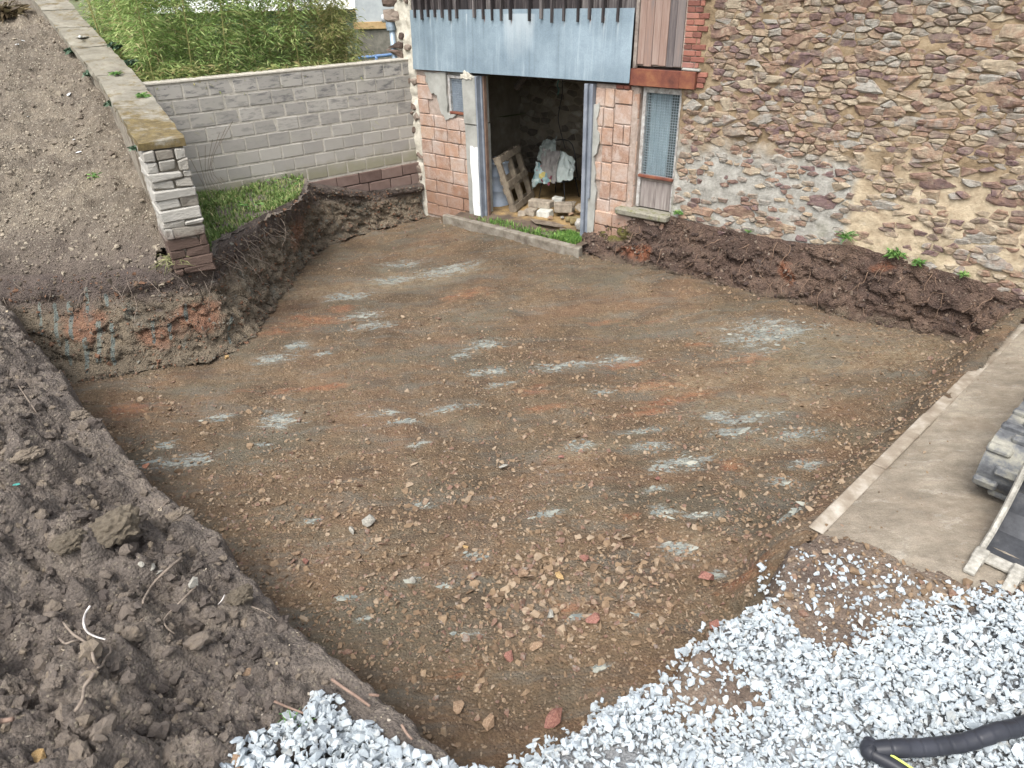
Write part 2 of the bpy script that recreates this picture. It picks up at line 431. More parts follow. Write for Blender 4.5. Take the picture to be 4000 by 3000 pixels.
base = t.mix(t.math('MULTIPLY', rustm, .6), base, t.ramp(t.noise(7, 6, .6, co), [(.3, srgb(128, 76, 52)), (.5, srgb(160, 100, 62)), (.7, srgb(184, 136, 90))]))
fine_ = t.noise(22, 5, .7, t.mapped((1, 2.6, 1), (0, 0, math.radians(-16)), vec=co))
palem = t.step(t.math('ADD', t.math('MULTIPLY', t.attr('pale'), .38), t.math('ADD', t.math('MULTIPLY', rag, 1.3), t.math('MULTIPLY', fine_, .55))), 1.22, 1.32)
halo = t.step(t.math('ADD', t.math('MULTIPLY', t.attr('pale'), .5), t.math('ADD', t.math('MULTIPLY', rag, .9), t.math('MULTIPLY', fine_, .7))), .98, 1.42)
base = t.mix(t.math('MULTIPLY', halo, .5), base, srgb(132, 132, 120))
base = t.mix(t.math('MULTIPLY', palem, .6), base, t.ramp(t.noise(11, 5, .6, co), [(.3, srgb(124, 138, 138)), (.5, srgb(154, 163, 158)), (.72, srgb(186, 186, 170))]))
M_FLOOR = t.out(base, .93)
pf = grid_mesh('pit_floor', -6.6, 7.2, 1.4, 12.9, .03, floor_z, M_FLOOR, floor_keep,
               {'pale': lambda x, y: blob_field(BP, x, y), 'rust': lambda x, y: blob_field(BR, x, y), 'ochre': lambda x, y: blob_field(BO, x, y)})
kind(pf, 'structure')

# --- wide ground under everything, out to the horizon
gp = simple('far_ground', [(.3, srgb(70, 84, 44)), (.7, srgb(110, 112, 72))], 1.5, .95, .2, .02)
g = np_mesh('ground', [(-600, -600, -.45), (600, -600, -.45), (600, 900, -.45), (-600, 900, -.45)], [(0, 1, 2, 3)])
kind(mobj('ground', g, gp), 'structure')
gq = np_mesh('garden_ground', [(-60, 10, 1.3), (-4.8, 10.15, 1.45), (-1.7, 12.62, 1.45), (6, 19, 1.3), (90, 120, 1.3), (-200, 120, 1.3)], [(0, 1, 2, 3, 4, 5)])
kind(mobj('garden_ground', gq, gp), 'structure')

# --- spoil heap, near left rim of the pit
RIM_IMG = [(-120, 560, .9), (0, 606, .88), (90, 735, .86), (200, 855, .82), (330, 990, .77), (400, 1050, .74), (480, 1098, .7), (560, 1200, .66), (640, 1290, .6), (740, 1395, .55), (850, 1488, .5), (940, 1568, .47), (1010, 1615, .45), (1062, 1642, .45)]
RIM = [site(*p) for p in RIM_IMG]
HEAP = [(p.x, p.y) for p in RIM] + [(.0, 1.75), (.25, .6), (-9, .6), (-9, 7.6)]
rimline = [(p.x, p.y) for p in RIM]
def bumps(x, y, f, seed, frac, h):
    w, c = worley(x * f, y * f, seed)
    r = .25 + .4 * c
    return np.where(c > 1 - frac, h * np.sqrt(np.maximum(0, 1 - (w / r) ** 2)) * (.5 + c), 0)
def heap_z(x, y):
    jx = x + .06 * fbm(x * 5, y * 5, 3, 31); jy = y + .06 * fbm(x * 5 + 9, y * 5, 3, 32)
    ins = inside(HEAP, jx, jy); d = np.where(ins, 1, -1) * pdist(rimline, jx, jy)
    h = .45 + .42 * sstep(-.3, -4.6, x) if False else .45 + .42 * (1 - sstep(-4.6, -.3, x))
    h = h + .30 * sstep(.15, 1.5, d) * (1 - sstep(-1.9, -.6, x))
    rough = sstep(.02, .45, d) * (1 - .75 * sstep(-1.6, -.5, x)) + .18
    n = .16 * fbm(x * 1.6, y * 1.6, 3, 51) + .07 * fbm(x * 5, y * 5, 3, 52) + .035 * fbm(x * 14, y * 14, 3, 53)
    n = n + bumps(x, y, 2.6, 61, .5, .10) + bumps(x + 3, y, 6, 62, .55, .05) + bumps(x, y + 5, 14, 63, .6, .022)
    n = n + bumps(x + 1, y + 2, 30, 64, .6, .014) + .03 * np.abs(fbm(x * 22, y * 22, 3, 65)) + .05 * np.abs(fbm(x * 8 + 4, y * 8, 4, 66))
    return (h + n * rough) * sstep(-.02, .10, d) - .12 * (d < 0)
t, base, co = soil_mat('spoil_soil', [(.3, srgb(96, 87, 79)), (.5, srgb(119, 108, 98)), (.62, srgb(135, 123, 109)), (.78, srgb(156, 140, 116))], pebble=srgb(158, 146, 126), bumpd=.014)
pm = t.step(t.noise(.9, 6, .65, co), .5, .64)
base = t.mix(t.math('MULTIPLY', pm, .4), base, srgb(104, 95, 88))
M_HEAP = t.out(base, .95)
M_CLOD = simple('soil_clods', [(.2, srgb(84, 75, 69)), (.45, srgb(104, 94, 85)), (.7, srgb(120, 108, 95)), (.95, srgb(142, 127, 105))], 30, .96, .9, .012, 'island', world=True)
kind(grid_mesh('spoil_heap', -6.6, .4, .75, 7.6, .0155, heap_z, M_HEAP, lambda x, y: (sdist(HEAP, x, y) > -.12)), 'structure')

# --- ground under the gravel, near right
DENSE = [(1118, 1640), (1150, 1600), (1215, 1562), (1300, 1478), (1400, 1482), (1480, 1530), (1545, 1560), (1600, 1540), (1640, 1500), (1600, 1450), (1530, 1400), (1500, 1362), (1580, 1310), (1640, 1290), (1720, 1350), (1790, 1400), (1880, 1370), (1960, 1325), (2080, 1290), (2212, 1285), (2500, 1340), (2700, 1900), (1000, 1900), (1030, 1665)]
DWP = [tuple(site(a, b, .5))[:2] for a, b in DENSE]
GR_IMG = [(1062, 1642), (1100, 1622), (1150, 1580), (1210, 1552), (1290, 1497), (1360, 1452), (1410, 1425), (1450, 1395), (1500, 1352), (1560, 1312), (1620, 1270), (1640, 1235), (1648, 1190), (1665, 1165), (1720, 1150)]
GRIM = [site(a, b, .46) for a, b in GR_IMG]
grline = [(p.x, p.y) for p in GRIM]
GBED = grline + [tuple(K0 + KD * .35 + KN * .05)[:2], (6.5, 5.2), (6.5, .6), (.25, .6), (.0, 1.75)]
DRIVE = [(K0 + KD * a + KN * -.06) for a in (0, 7.5)] + [Vector((9.5, 4.5, 0)), site(2500, 1420, .45), site(2212, 1285, .45), site(2100, 1275, .45), site(1960, 1235, .45), site(1860, 1195, .45)]
DRV = [(p.x, p.y) for p in DRIVE]
def bed_z(x, y):
    jx = x + .05 * fbm(x * 6, y * 6, 3, 71); jy = y + .05 * fbm(x * 6 + 4, y * 6, 3, 72)
    d = np.where(inside(GBED, jx, jy), 1, -1) * pdist(grline, jx, jy)
    z = .46 + .05 * fbm(x * 1.3, y * 1.3, 3, 73) + .03 * fbm(x * 7, y * 7, 4, 74) + bumps(x, y, 18, 75, .5, .014)
    z = z - .10 * sstep(.0, .25, sdist(DRV, x, y))
    return z * sstep(-.02, .16, d) - .12 * (d < 0)
t, base, co = soil_mat('gravel_bed_soil', [(.3, srgb(92, 78, 70)), (.5, srgb(118, 101, 86)), (.7, srgb(140, 122, 102))], pebble=srgb(170, 160, 145), bumpd=.01)
dn = t.step(t.math('ADD', t.attr('dense'), t.math('MULTIPLY', t.math('SUBTRACT', t.noise(7, 5, .7, co), .5), .9)), .35, .75)
base = t.mix(t.math('MULTIPLY', dn, .8), base, t.ramp(t.noise(60, 4, .7, co), [(.35, srgb(118, 124, 128)), (.65, srgb(166, 172, 175))]))
M_BED = t.out(base, .95)
kind(grid_mesh('gravel_bed', -.3, 6.5, .75, 5.2, .02, bed_z, M_BED, lambda x, y: (sdist(GBED, x, y) > -.14) & (sdist(DRV, x, y) < .3), {'dense': lambda x, y: sstep(-.03, .18, sdist(DWP, x, y))}), 'structure')

# --- driveway: old sandy concrete
def drive_z(x, y): return .452 + .012 * fbm(x * 1.2, y * 1.2, 3, 81) + .005 * fbm(x * 9, y * 9, 3, 82) + .02 * sstep(.3, 0, sdist(DRV, x, y)) * 0
t = NT('driveway_concrete'); co = t.worldco()
stk = t.mapped((1.6, 3.6, 1), (0, 0, -math.atan2(KD.y, KD.x)), vec=co)
c = t.ramp(t.noise(1.1, 6, .65, co), [(.3, srgb(118, 107, 91)), (.5, srgb(134, 123, 106)), (.7, srgb(152, 142, 124))])
c = t.vary(c, t.noise(2.5, 6, .7, stk), .82, 1.18)
c = t.mix(t.math('MULTIPLY', t.step(t.noise(2.2, 6, .75, stk), .56, .7), .55), c, srgb(176, 170, 156))
c = t.mix(t.math('MULTIPLY', t.step(t.noise(70, 3, .7, co), .58, .7), .4), c, srgb(118, 104, 86))
c = t.vary(c, t.noise(3.5, 6, .78, stk), .8, 1.2, .35, .65); c = t.vary(c, t.noise(130, 3, .7, co), .82, 1.18)
c = t.mix(t.math('MULTIPLY', t.step(t.noise(1.6, 6, .7, t.mapped(loc=(4, 2, 0), vec=co)), .52, .64), .5), c, srgb(112, 96, 78))
t.bump(t.noise(60, 5, .75, co), .8, .012)
M_DRIVE = t.out(c, .88)
kind(grid_mesh('driveway', 1.5, 9.6, 2.4, 9.0, .03, drive_z, M_DRIVE, lambda x, y: (sdist(DRV, x, y) > .06 * fbm(x * 5, y * 5, 3, 83) * (kerb_d(x, y) < -.2)) & (front_off(x, y) > .02)), 'structure')

# --- soil slope above the pit, left of the low wall
def slope_h(x, y): return np.interp(y, [6.9, 7.2, 8, 9, 10, 11, 12, 14, 20], [.88, .98, 1.5, 2.06, 2.5, 2.9, 3.15, 3.4, 3.6])
WALLR = [Vector(p) for p in ((-3.3, 7.45, 2.34), (-4.88, 10.0, 2.72), (-5.95, 11.4, 3.12), (-7.05, 12.9, 3.52), (-8.9, 15.4, 3.95))]   # right edge of the coping
def wall_x(y): return np.interp(y, [p.y for p in WALLR], [p.x for p in WALLR])
def slope_z(x, y):
    z = slope_h(x, y) + .10 * fbm(x * .9, y * .9, 3, 91) + .07 * fbm(x * 2.6, y * 2.6, 3, 92) + .03 * fbm(x * 9, y * 9, 4, 93) + bumps(x, y, 5, 94, .35, .04) + bumps(x, y, 13, 95, .5, .02) + bumps(x, y, 28, 96, .5, .008)
    return z - 3.2 * np.maximum(0, 7.30 - y)
t, base, co = soil_mat('slope_soil', [(.3, srgb(92, 82, 70)), (.5, srgb(116, 105, 90)), (.7, srgb(134, 122, 103))], pebble=srgb(182, 172, 150), bumpd=.012)
zz = t.sep(co)[2]
base = t.mix(t.math('MULTIPLY', t.step(t.math('ADD', zz, t.math('MULTIPLY', t.noise(2.5, 5, .6, co), .5)), 1.65, 1.35), .85), base, t.ramp(t.noise(8, 5, .7, co), [(.3, srgb(82, 73, 66)), (.7, srgb(114, 101, 90))]))
M_SLOPE = t.out(base, .95)
kind(grid_mesh('soil_slope', -12, -3.3, 7.0, 17, .036, slope_z, M_SLOPE, lambda x, y: (x < wall_x(y) - .12) & (y > 7.12) & ~((x > -3.92) & (y < 7.5))), 'structure')

# --- grassy ledge between low wall and block wall
LEDGE = [(-3.42, 7.62), (-3.5, 7.95), (-3.27, 9.0), (-3.0, 9.85), (-3.04, 10.4), (-3.2, 11.05), (-3.35, 11.1), (-4.95, 9.85), (-3.7, 7.7)]
def ledge_z(x, y): return 1.04 + .05 * (x + 3.2) * -1.0 * .6 + .06 * fbm(x * 2, y * 2, 3, 101) + .03 * fbm(x * 8, y * 8, 3, 102)
kind(grid_mesh('grass_ledge', -5.2, -2.9, 7.4, 11.3, .03, ledge_z, M_HEAP, lambda x, y: sdist(LEDGE, x, y) > -.06), 'structure')

# --- cut banks: ribbons from the pit floor up to the old ground
def ribbon(name, base, top, n_u, n_v, disp, mat, attrf=None):
    B = np.array([tuple(p) for p in base]); T = np.array([tuple(p) for p in top])
    L = np.concatenate([[0], np.cumsum(np.linalg.norm(np.diff((B + T) / 2, axis=0), axis=1))])
    u = np.linspace(0, L[-1], n_u)
    Bi = np.stack([np.interp(u, L, B[:, i]) for i in range(3)], -1); Ti = np.stack([np.interp(u, L, T[:, i]) for i in range(3)], -1)
    tg = np.gradient((Bi + Ti) / 2, axis=0); k = np.ones(15) / 15
    tg = np.stack([np.convolve(np.pad(tg[:, i], 7, mode='edge'), k, 'valid') for i in range(3)], -1)
    nr = np.stack([tg[:, 1], -tg[:, 0], np.zeros(n_u)], -1); nr /= np.linalg.norm(nr, axis=1)[:, None] + 1e-9
    v = np.linspace(0, 1, n_v)
    P = Bi[:, None, :] * (1 - v)[None, :, None] + Ti[:, None, :] * v[None, :, None]
    U = np.repeat(u[:, None], n_v, 1); Vv = np.repeat(v[None], n_u, 0); Zh = P[..., 2]
    D = disp(U, Zh, Vv)
    Q = P + nr[:, None, :] * D[..., None]
    Q[..., 2] += .012 * fbm(U * 12, Zh * 12, 3, 7)
    I = np.arange(n_u * n_v).reshape(n_u, n_v)
    F = np.stack([I[:-1, :-1], I[1:, :-1], I[1:, 1:], I[:-1, 1:]], -1).reshape(-1, 4)
    A = {'u': U, 'v': Vv}
    if attrf: A.update(attrf(P, U, Vv))
    o = mobj(name, np_mesh(name, Q.reshape(-1, 3), F, True, A), mat); kind(o, 'structure'); return o, Q, nr
def rocky(u, z, v, seed, amp=1.0):
    w, c = worley(u * 4.5 + .6 * fbm(u * 3, z * 3, 2, seed), z * 7, seed); w2, c2 = worley(u * 13, z * 17, seed + 5)
    d = .06 * fbm(u * 1.3, z * 2, 3, seed + 1) + .085 * (c - .5) + .045 * (c2 - .5) + .03 * fbm(u * 9, z * 9, 4, seed + 2) - .03 * sstep(.3, .7, w)
    return d * amp
SMEAR = [(116,660,128,743,7),(148,657,158,728,8),(143,735,150,787,7),(186,624,190,668,7),(186,730,188,800,8),(214,696,214,780,9),(240,700,246,786,7),(330,694,332,738,6),(366,702,368,732,6),(400,660,402,690,6),(500,690,502,738,6),(228,640,232,656,6),(84,660,92,720,5)]
def bank_attr(P, U, V):
    q = to_px(P); sm = np.zeros(U.shape)
    for (x0, y0, x1, y1, w) in SMEAR:
        tt = np.clip((q[..., 1] - y0) / (y1 - y0), 0, 1); cx = x0 + (x1 - x0) * tt
        ed = np.maximum(np.maximum(y0 - q[..., 1], q[..., 1] - y1), 0)
        sm = np.maximum(sm, np.exp(-((q[..., 0] - cx) / (w * .8)) ** 2) * np.exp(-(ed / 8) ** 2))
    rk = np.exp(-(((q[..., 0] - 430) / 60) ** 2 + ((q[..., 1] - 680) / 50) ** 2)) + .9 * np.exp(-(((q[..., 0] - 180) / 60) ** 2 + ((q[..., 1] - 700) / 60) ** 2)) + .8 * np.exp(-(((q[..., 0] - 330) / 50) ** 2 + ((q[..., 1] - 730) / 40) ** 2)) + .8 * np.exp(-(((q[..., 0] - 645) / 18) ** 2 + ((q[..., 1] - 500) / 60) ** 2))
    return {'smear': sm, 'rust': rk}
t, base, co = soil_mat('bank_soil', [(.3, srgb(94, 83, 68)), (.5, srgb(120, 107, 88)), (.7, srgb(142, 126, 102))], pebble=srgb(130, 120, 100), bumpd=.016)
v = t.attr('v'); nz = t.noise(3, 6, .7, co)
rust = t.step(t.math('ADD', t.math('MULTIPLY', t.attr('rust'), .6), t.math('MULTIPLY', t.noise(3.5, 6, .65, co), .9)), .68, .86)
base = t.mix(t.math('MULTIPLY', rust, .62), base, t.ramp(t.noise(8, 5, .6, co), [(.3, srgb(116, 72, 52)), (.55, srgb(152, 98, 68)), (.75, srgb(166, 124, 84))]))
base = t.mix(t.math('MULTIPLY', t.step(t.noise(4.5, 6, .7, t.mapped((1, 1, .35), (0, 0, 0), (5, 1, 2), vec=co)), .58, .7), .6), base, srgb(104, 114, 108))
topm = t.step(t.math('ADD', v, t.math('MULTIPLY', nz, .35)), .78, .92)
base = t.mix(topm, base, t.ramp(t.noise(9, 6, .7, co), [(.3, srgb(76, 67, 62)), (.6, srgb(104, 91, 82))]))
sm = t.step(t.math('ADD', t.attr('smear'), t.math('MULTIPLY', t.noise(9, 5, .7, t.mapped((1, 1, .4), vec=co)), .8)), .86, 1.06)
base = t.mix(t.math('MULTIPLY', sm, .9), base, t.ramp(t.noise(10, 4, .6, co), [(.35, srgb(98, 110, 108)), (.65, srgb(132, 138, 126))]))
M_BANK = t.out(base, .93)
base1 = [(-6.6, 5.9, .0), (-4.6, 6.6, 0), (-3.85, 6.9, 0), (-3.42, 7.02, 0), (-3.22, 7.25, 0), (-3.14, 7.6, 0), (-3.12, 8.65, 0), (-3.10, 10.05, .02), (-2.98, 10.7, .02), (-2.62, 11.25, .03), (-1.95, 11.9, .03), (-1.5, 12.25, .03)]
top1 = [(-6.9, 7.2, .96), (-5.0, 7.3, .99), (-4.2, 7.32, 1.02), (-3.72, 7.42, 1.06), (-3.5, 7.6, 1.1), (-3.48, 7.95, 1.07), (-3.27, 9.0, 1.06), (-3.0, 9.85, 1.06), (-3.04, 10.42, 1.06), (-3.18, 11.0, 1.0), (-2.33, 11.74, .64), (-1.52, 12.38, .6)]
def d_left(u, z, v):
    d = rocky(u, z, v, 201) * np.sin(np.clip(v * 1.15 + .12, 0, 1) * PI) ** .4
    tooth = .05 * np.abs(np.sin(u * 17 + z * 3.2)) ** 3 * sstep(3.4, 3.9, u) * (1 - sstep(6.3, 7.0, u)) * (1 - sstep(.8, .95, v))
    return d - tooth + .05 * (1 - sstep(0, .15, v)) + .08 * sstep(.72, .85, v) * (1 - sstep(.95, 1.0, v)) * (.6 + fbm(u * 4, z * 0, 2, 9))
bank_l, BQ, BN = ribbon('pit_bank_left', base1, top1, 430, 56, d_left, M_BANK, bank_attr)
prof = [(3.55, .42), (3.8, .50), (4.1, .66), (4.3, .80), (4.9, .86), (5.3, .84), (6.2, .82), (6.8, .84), (7.3, .93), (7.8, .87), (8.5, .81), (9.0, .72), (9.8, .60)]
base2 = []; top2 = []
for s_, z_ in prof:
    base2.append(tuple(bl(s_, -(.33 - .012 * (s_ - 3.5)), .06))); top2.append(tuple(bl(s_, -.015, z_)))
def bank2_attr(P, U, V):
    q = to_px(P)
    rk = .9 * np.exp(-(((q[..., 0] - 1370) / 60) ** 2 + ((q[..., 1] - 545) / 22) ** 2)) + np.exp(-(((q[..., 0] - 1700) / 26) ** 2 + ((q[..., 1] - 590) / 26) ** 2)) + .7 * np.exp(-(((q[..., 0] - 1900) / 50) ** 2 + ((q[..., 1] - 580) / 20) ** 2))
    return {'rust': rk, 'moss': np.exp(-(((q[..., 0] - 1330) / 40) ** 2 + ((q[..., 1] - 505) / 18) ** 2))}
t, base, co = soil_mat('dark_bank_soil', [(.3, srgb(70, 56, 50)), (.5, srgb(98, 78, 66)), (.7, srgb(124, 100, 82))], pebble=srgb(130, 116, 100), bumpd=.016, peb=.9)
rust = t.step(t.math('ADD', t.math('MULTIPLY', t.attr('rust'), .55), t.math('MULTIPLY', t.noise(3.2, 6, .65, co), .9)), .66, .86)
base = t.mix(t.math('MULTIPLY', rust, .8), base, t.ramp(t.noise(8, 5, .6, co), [(.3, srgb(122, 70, 44)), (.7, srgb(164, 100, 60))]))
base = t.mix(t.math('MULTIPLY', t.step(t.noise(4, 6, .7, t.mapped(loc=(4, 4, 0), vec=co)), .6, .7), .7), base, srgb(58, 58, 62))
base = t.mix(t.step(t.math('SUBTRACT', t.math('MULTIPLY', t.noise(5, 6, .7, co), .5), t.attr('v')), .02, .22), base, srgb(112, 100, 80))
base = t.mix(t.step(t.math('ADD', t.attr('moss'), t.math('MULTIPLY', t.noise(8, 5, .7, co), .6)), .6, .9), base, srgb(104, 98, 44))
M_BANK2 = t.out(base, .95)
bank_r, BQ2, BN2 = ribbon('pit_bank_right', base2, top2, 330, 40, lambda u, z, v: rocky(u, z, v, 301, 1.15) * np.sin(np.clip(v + .05, 0, 1) * PI) ** .5 + .05 * np.sin(v * PI) * (.4 + fbm(u * 2, z * 3, 2, 33)), M_BANK2, bank2_attr)

# ================================================================== WALLS AND BARN
# ---- irregular stones: relaxed, stretched Voronoi cells over a wall face
def cell_layout(x0, x1, z0, z1, w, h, seed, jitter=.42):
    r = np.random.RandomState(seed); pts = []
    ny = int((z1 - z0) / h); 
    for j in range(-1, ny + 2):
        hh = z0 + (j + .5) * h; x = x0 - w * r.uniform(.2, 1.5)
        while x < x1 + w:
            x += w * r.uniform(.45, 1.6)
            pts.append((x, hh + h * r.normal(0, jitter * .55)))
    pts = np.array(pts); S = np.array([1.0 / w, 1.0 / h]); Q = pts * S
    cells = []
    for i, q in enumerate(Q):
        if not (x0 <= pts[i][0] <= x1 and z0 <= pts[i][1] <= z1): continue
        d = Q - q; dd = (d ** 2).sum(1); nb = np.argsort(dd)[1:15]
        poly = [(-2.2, -2.2), (2.2, -2.2), (2.2, 2.2), (-2.2, 2.2)]
        for k in nb:
            n = d[k]; c = dd[k] / 2; new = []
            for a in range(len(poly)):
                p0, p1 = poly[a], poly[(a + 1) % len(poly)]
                f0 = p0[0] * n[0] + p0[1] * n[1] - c; f1 = p1[0] * n[0] + p1[1] * n[1] - c
                if f0 <= 0: new.append(p0)
                if f0 * f1 < 0:
                    tt = f0 / (f0 - f1); new.append((p0[0] + (p1[0] - p0[0]) * tt, p0[1] + (p1[1] - p0[1]) * tt))
            poly = new
            if len(poly) < 3: break
        if len(poly) < 3: continue
        P = np.array(poly) / S
        cells.append((pts[i], P))
    return cells
def stone_vf(P, gap, depth, r, back=.035, warp=.0):
    """one rubble stone: cell polygon (around its centre, x/z) -> rough proud lump facing -y"""
    c = P.mean(0); P = P - c
    rad = np.linalg.norm(P, axis=1).mean()
    ring = []
    n = len(P)
    for i in range(n):
        a, b = P[i], P[(i + 1) % n]
        L = np.linalg.norm(b - a)
        if L < .008: continue
        ring.append(a * r.uniform(.88, 1.0))
        if L > .05: ring.append((a + b) / 2 * r.uniform(.9, 1.04) + np.array([r.uniform(-.006, .006), r.uniform(-.006, .006)]))
    ring = np.array(ring)
    if len(ring) < 3: return None
    k = max(.35, 1 - gap / max(rad, .01))
    ring = ring * k; m = len(ring)
    V = []; tiltx, tiltz = r.uniform(-.16, .16), r.uniform(-.2, .2)
    for q in ring: V.append((c[0] + q[0] * 1.03, back, c[1] + q[1] * 1.03))
    for q in ring: V.append((c[0] + q[0] * .97, -depth * r.uniform(.25, .7), c[1] + q[1] * .97))
    for q in ring: V.append((c[0] + q[0] * .66, -depth * r.uniform(.75, 1.15) + q[0] * tiltx + q[1] * tiltz, c[1] + q[1] * .66))
    V.append((c[0], -depth * r.uniform(.9, 1.2), c[1]))
    F = []
    for lv in (0, 1):
        for i in range(m):
            j = (i + 1) % m; F.append((lv * m + i, lv * m + j, (lv + 1) * m + j, (lv + 1) * m + i))
    for i in range(m): F.append((2 * m + i, 2 * m + (i + 1) % m, 3 * m))
    return V, F

BARN = thing('barn', 'old stone barn with grey metal sheet over its open doorway', 'building', tuple(O), ROT_F)
def part(name, parent=BARN): return parent
# ---- rubble stone front
t = NT('stone_wall_mortar'); xyz = t.sep(t.co)
och = t.ramp(t.noise(5, 6, .7), [(.3, srgb(112, 94, 70)), (.5, srgb(146, 124, 92)), (.7, srgb(170, 150, 118))])
gry = t.ramp(t.noise(9, 6, .75), [(.3, srgb(130, 128, 118)), (.55, srgb(168, 165, 155)), (.75, srgb(196, 192, 182))])
bei = t.ramp(t.noise(7, 6, .7), [(.3, srgb(158, 138, 108)), (.6, srgb(196, 178, 146)), (.8, srgb(212, 200, 174))])
nz = t.math('MULTIPLY', t.math('SUBTRACT', t.noise(1.6, 5, .6), .5), 1.4)
lowm = t.step(t.math('SUBTRACT', t.math('ADD', 2.0, nz), xyz[2]), .0, .35)
leftm = t.step(t.math('SUBTRACT', t.math('ADD', 7.22, t.math('MULTIPLY', nz, .25)), xyz[0]), .0, .1)
c = t.mix(lowm, och, t.mix(leftm, bei, gry))
c = t.mix(t.math('MULTIPLY', t.step(t.math('SUBTRACT', 1.2, xyz[2]), .0, .5), t.math('MULTIPLY', t.step(t.noise(4, 5, .6), .5, .62), .6)), c, srgb(118, 118, 74))
t.bump(t.noise(30, 6, .75), .9, .02); t.bump(t.noise(110, 4, .7), .5, .006)
M_MORT = t.out(c, .95)
def mortar_face(name, x0, x1, z0, z1, step, mat, parent, amp=.03, seed=3, y=0.0, thick=.4, hole=None):
    nx = int((x1 - x0) / step) + 1; nz_ = int((z1 - z0) / step) + 1
    X, Z = np.meshgrid(np.linspace(x0, x1, nx), np.linspace(z0, z1, nz_))
    Y = y + amp * fbm(X * 5, Z * 7, 4, seed) * 1.0 + amp * .4 * fbm(X * 22, Z * 22, 3, seed + 4)
    V = np.stack([X, Y, Z], -1).reshape(-1, 3); I = np.arange(nx * nz_).reshape(nz_, nx)
    F = np.stack([I[:-1, :-1], I[:-1, 1:], I[1:, 1:], I[1:, :-1]], -1).reshape(-1, 4)
    bnd = list(I[0, :]) + list(I[1:, -1]) + list(I[-1, -2::-1]) + list(I[-2:0:-1, 0])
    nb = len(bnd); off = len(V); Vb = V[bnd].copy(); Vb[:, 1] = y + thick
    V = np.concatenate([V, Vb])
    Fs = np.array([(bnd[i], off + i, off + (i + 1) % nb, bnd[(i + 1) % nb]) for i in range(nb)])
    F = np.concatenate([F, Fs])
    return mobj(name, np_mesh(name, V, F, True), mat, parent)
SW = mortar_face('stone_wall', 4.915, 11.5, .2, 4.3, .03, M_MORT, BARN, .022, 5)
# keep mortar bed behind window head and brick jamb
def stone_mat(name, stops, lich=.5):
    t = NT(name); r = t.objrand() if 'single' in name else t.island()
    f = t.math('ADD', t.math('MULTIPLY', t.noise(9, 4, .65), .30), t.math('MULTIPLY', r, .72))
    c = t.ramp(f, stops)
    c = t.vary(c, t.noise(28, 5, .75), .68, 1.3)
    c = t.mix(t.math('MULTIPLY', t.step(t.noise(6, 6, .7), .56, .7), lich), c, srgb(186, 176, 150))
    c = t.mix(t.math('MULTIPLY', t.step(t.noise(11, 6, .7, t.mapped(loc=(3, 3, 3))), .6, .72), .4), c, srgb(172, 132, 78))
    t.bump(t.noise(22, 6, .75, t.mapped((1, 1, 2.6))), .9, .022); t.bump(t.noise(90, 4, .7), .4, .005)
    return t.out(c, .92)
ST = [(.12, srgb(104, 84, 82)), (.22, srgb(132, 104, 88)), (.32, srgb(156, 136, 110)), (.44, srgb(166, 152, 128)), (.54, srgb(146, 114, 92)), (.64, srgb(154, 150, 140)), (.74, srgb(136, 120, 102)), (.84, srgb(116, 92, 92)), (.92, srgb(166, 140, 108)), (.98, srgb(182, 170, 146))]
M_STONE1 = stone_mat('rubble_stone_single', ST); M_STONE = stone_mat('rubble_stone', ST)
cells = cell_layout(4.93, 10.4, .55, 4.0, .135, .060, 77) 
rr = random.Random(5); allst = []
def cover(x, z):                              # how much render hides the stones here
    n = float(fbm(np.array(x * 1.3), np.array(z * 1.3), 3, 12))
    if z < 1.95 + .25 * n:
        return (.52 if x < 7.2 else .40) + .5 * n
    return .0 + .12 * max(0, n)
big = []
# merge some neighbours into larger stones by enlarging a few cells and dropping the stones they cover
order = sorted(range(len(cells)), key=lambda i: rr.random())
taken = set(); chosen = []
for i in order:
    c_, P = cells[i]
    if rr.random() < .10 and i not in taken:
        k = rr.uniform(1.5, 2.3); chosen.append((i, k))
        for j in range(len(cells)):
            if j != i and abs(cells[j][0][0] - c_[0]) < .125 * .45 * k and abs(cells[j][0][1] - c_[1]) < .058 * .45 * k: taken.add(j)
scale_of = dict(chosen)
for i, (c_, P) in enumerate(cells):
    if i in taken and i not in scale_of: continue
    x, z = c_
    lim = 4.935 if z < 2.44 else (5.225 if z < 2.74 else 5.165)
    if x < lim + .02: continue
    cv = cover(x, z)
    if rr.random() < cv * .8: continue
    k = scale_of.get(i, 1.0)
    P = P * k if k > 1 else P; P = np.stack([np.maximum(P[:, 0], lim - x), P[:, 1]], -1)
    r_ = stone_vf(P, rr.uniform(-.004, .004) + cv * .012, rr.uniform(.008, .030) * (1 - .35 * cv), rr)
    if r_ is None: continue
    V, F = r_; V = [(v[0] + x, v[1], v[2] + z) for v in V]
    pc = to_px(np.array([tuple(bl(x, 0, z))]))[0]
    area = np.ptp(P[:, 0]) * np.ptp(P[:, 1]) * k * k
    vis = -60 < pc[0] < 2260 and -60 < pc[1] < 1700
    allst.append((area if vis else 0, V, F))
allst.sort(key=lambda a: -a[0])
for a, V, F in allst[:240]: pobj('stone', V, F, M_STONE1, SW)
V, F = join_vf([(v, f) for a, v, f in allst[240:]])
kind(pobj('small_stones', V, F, M_STONE, SW), 'stuff')

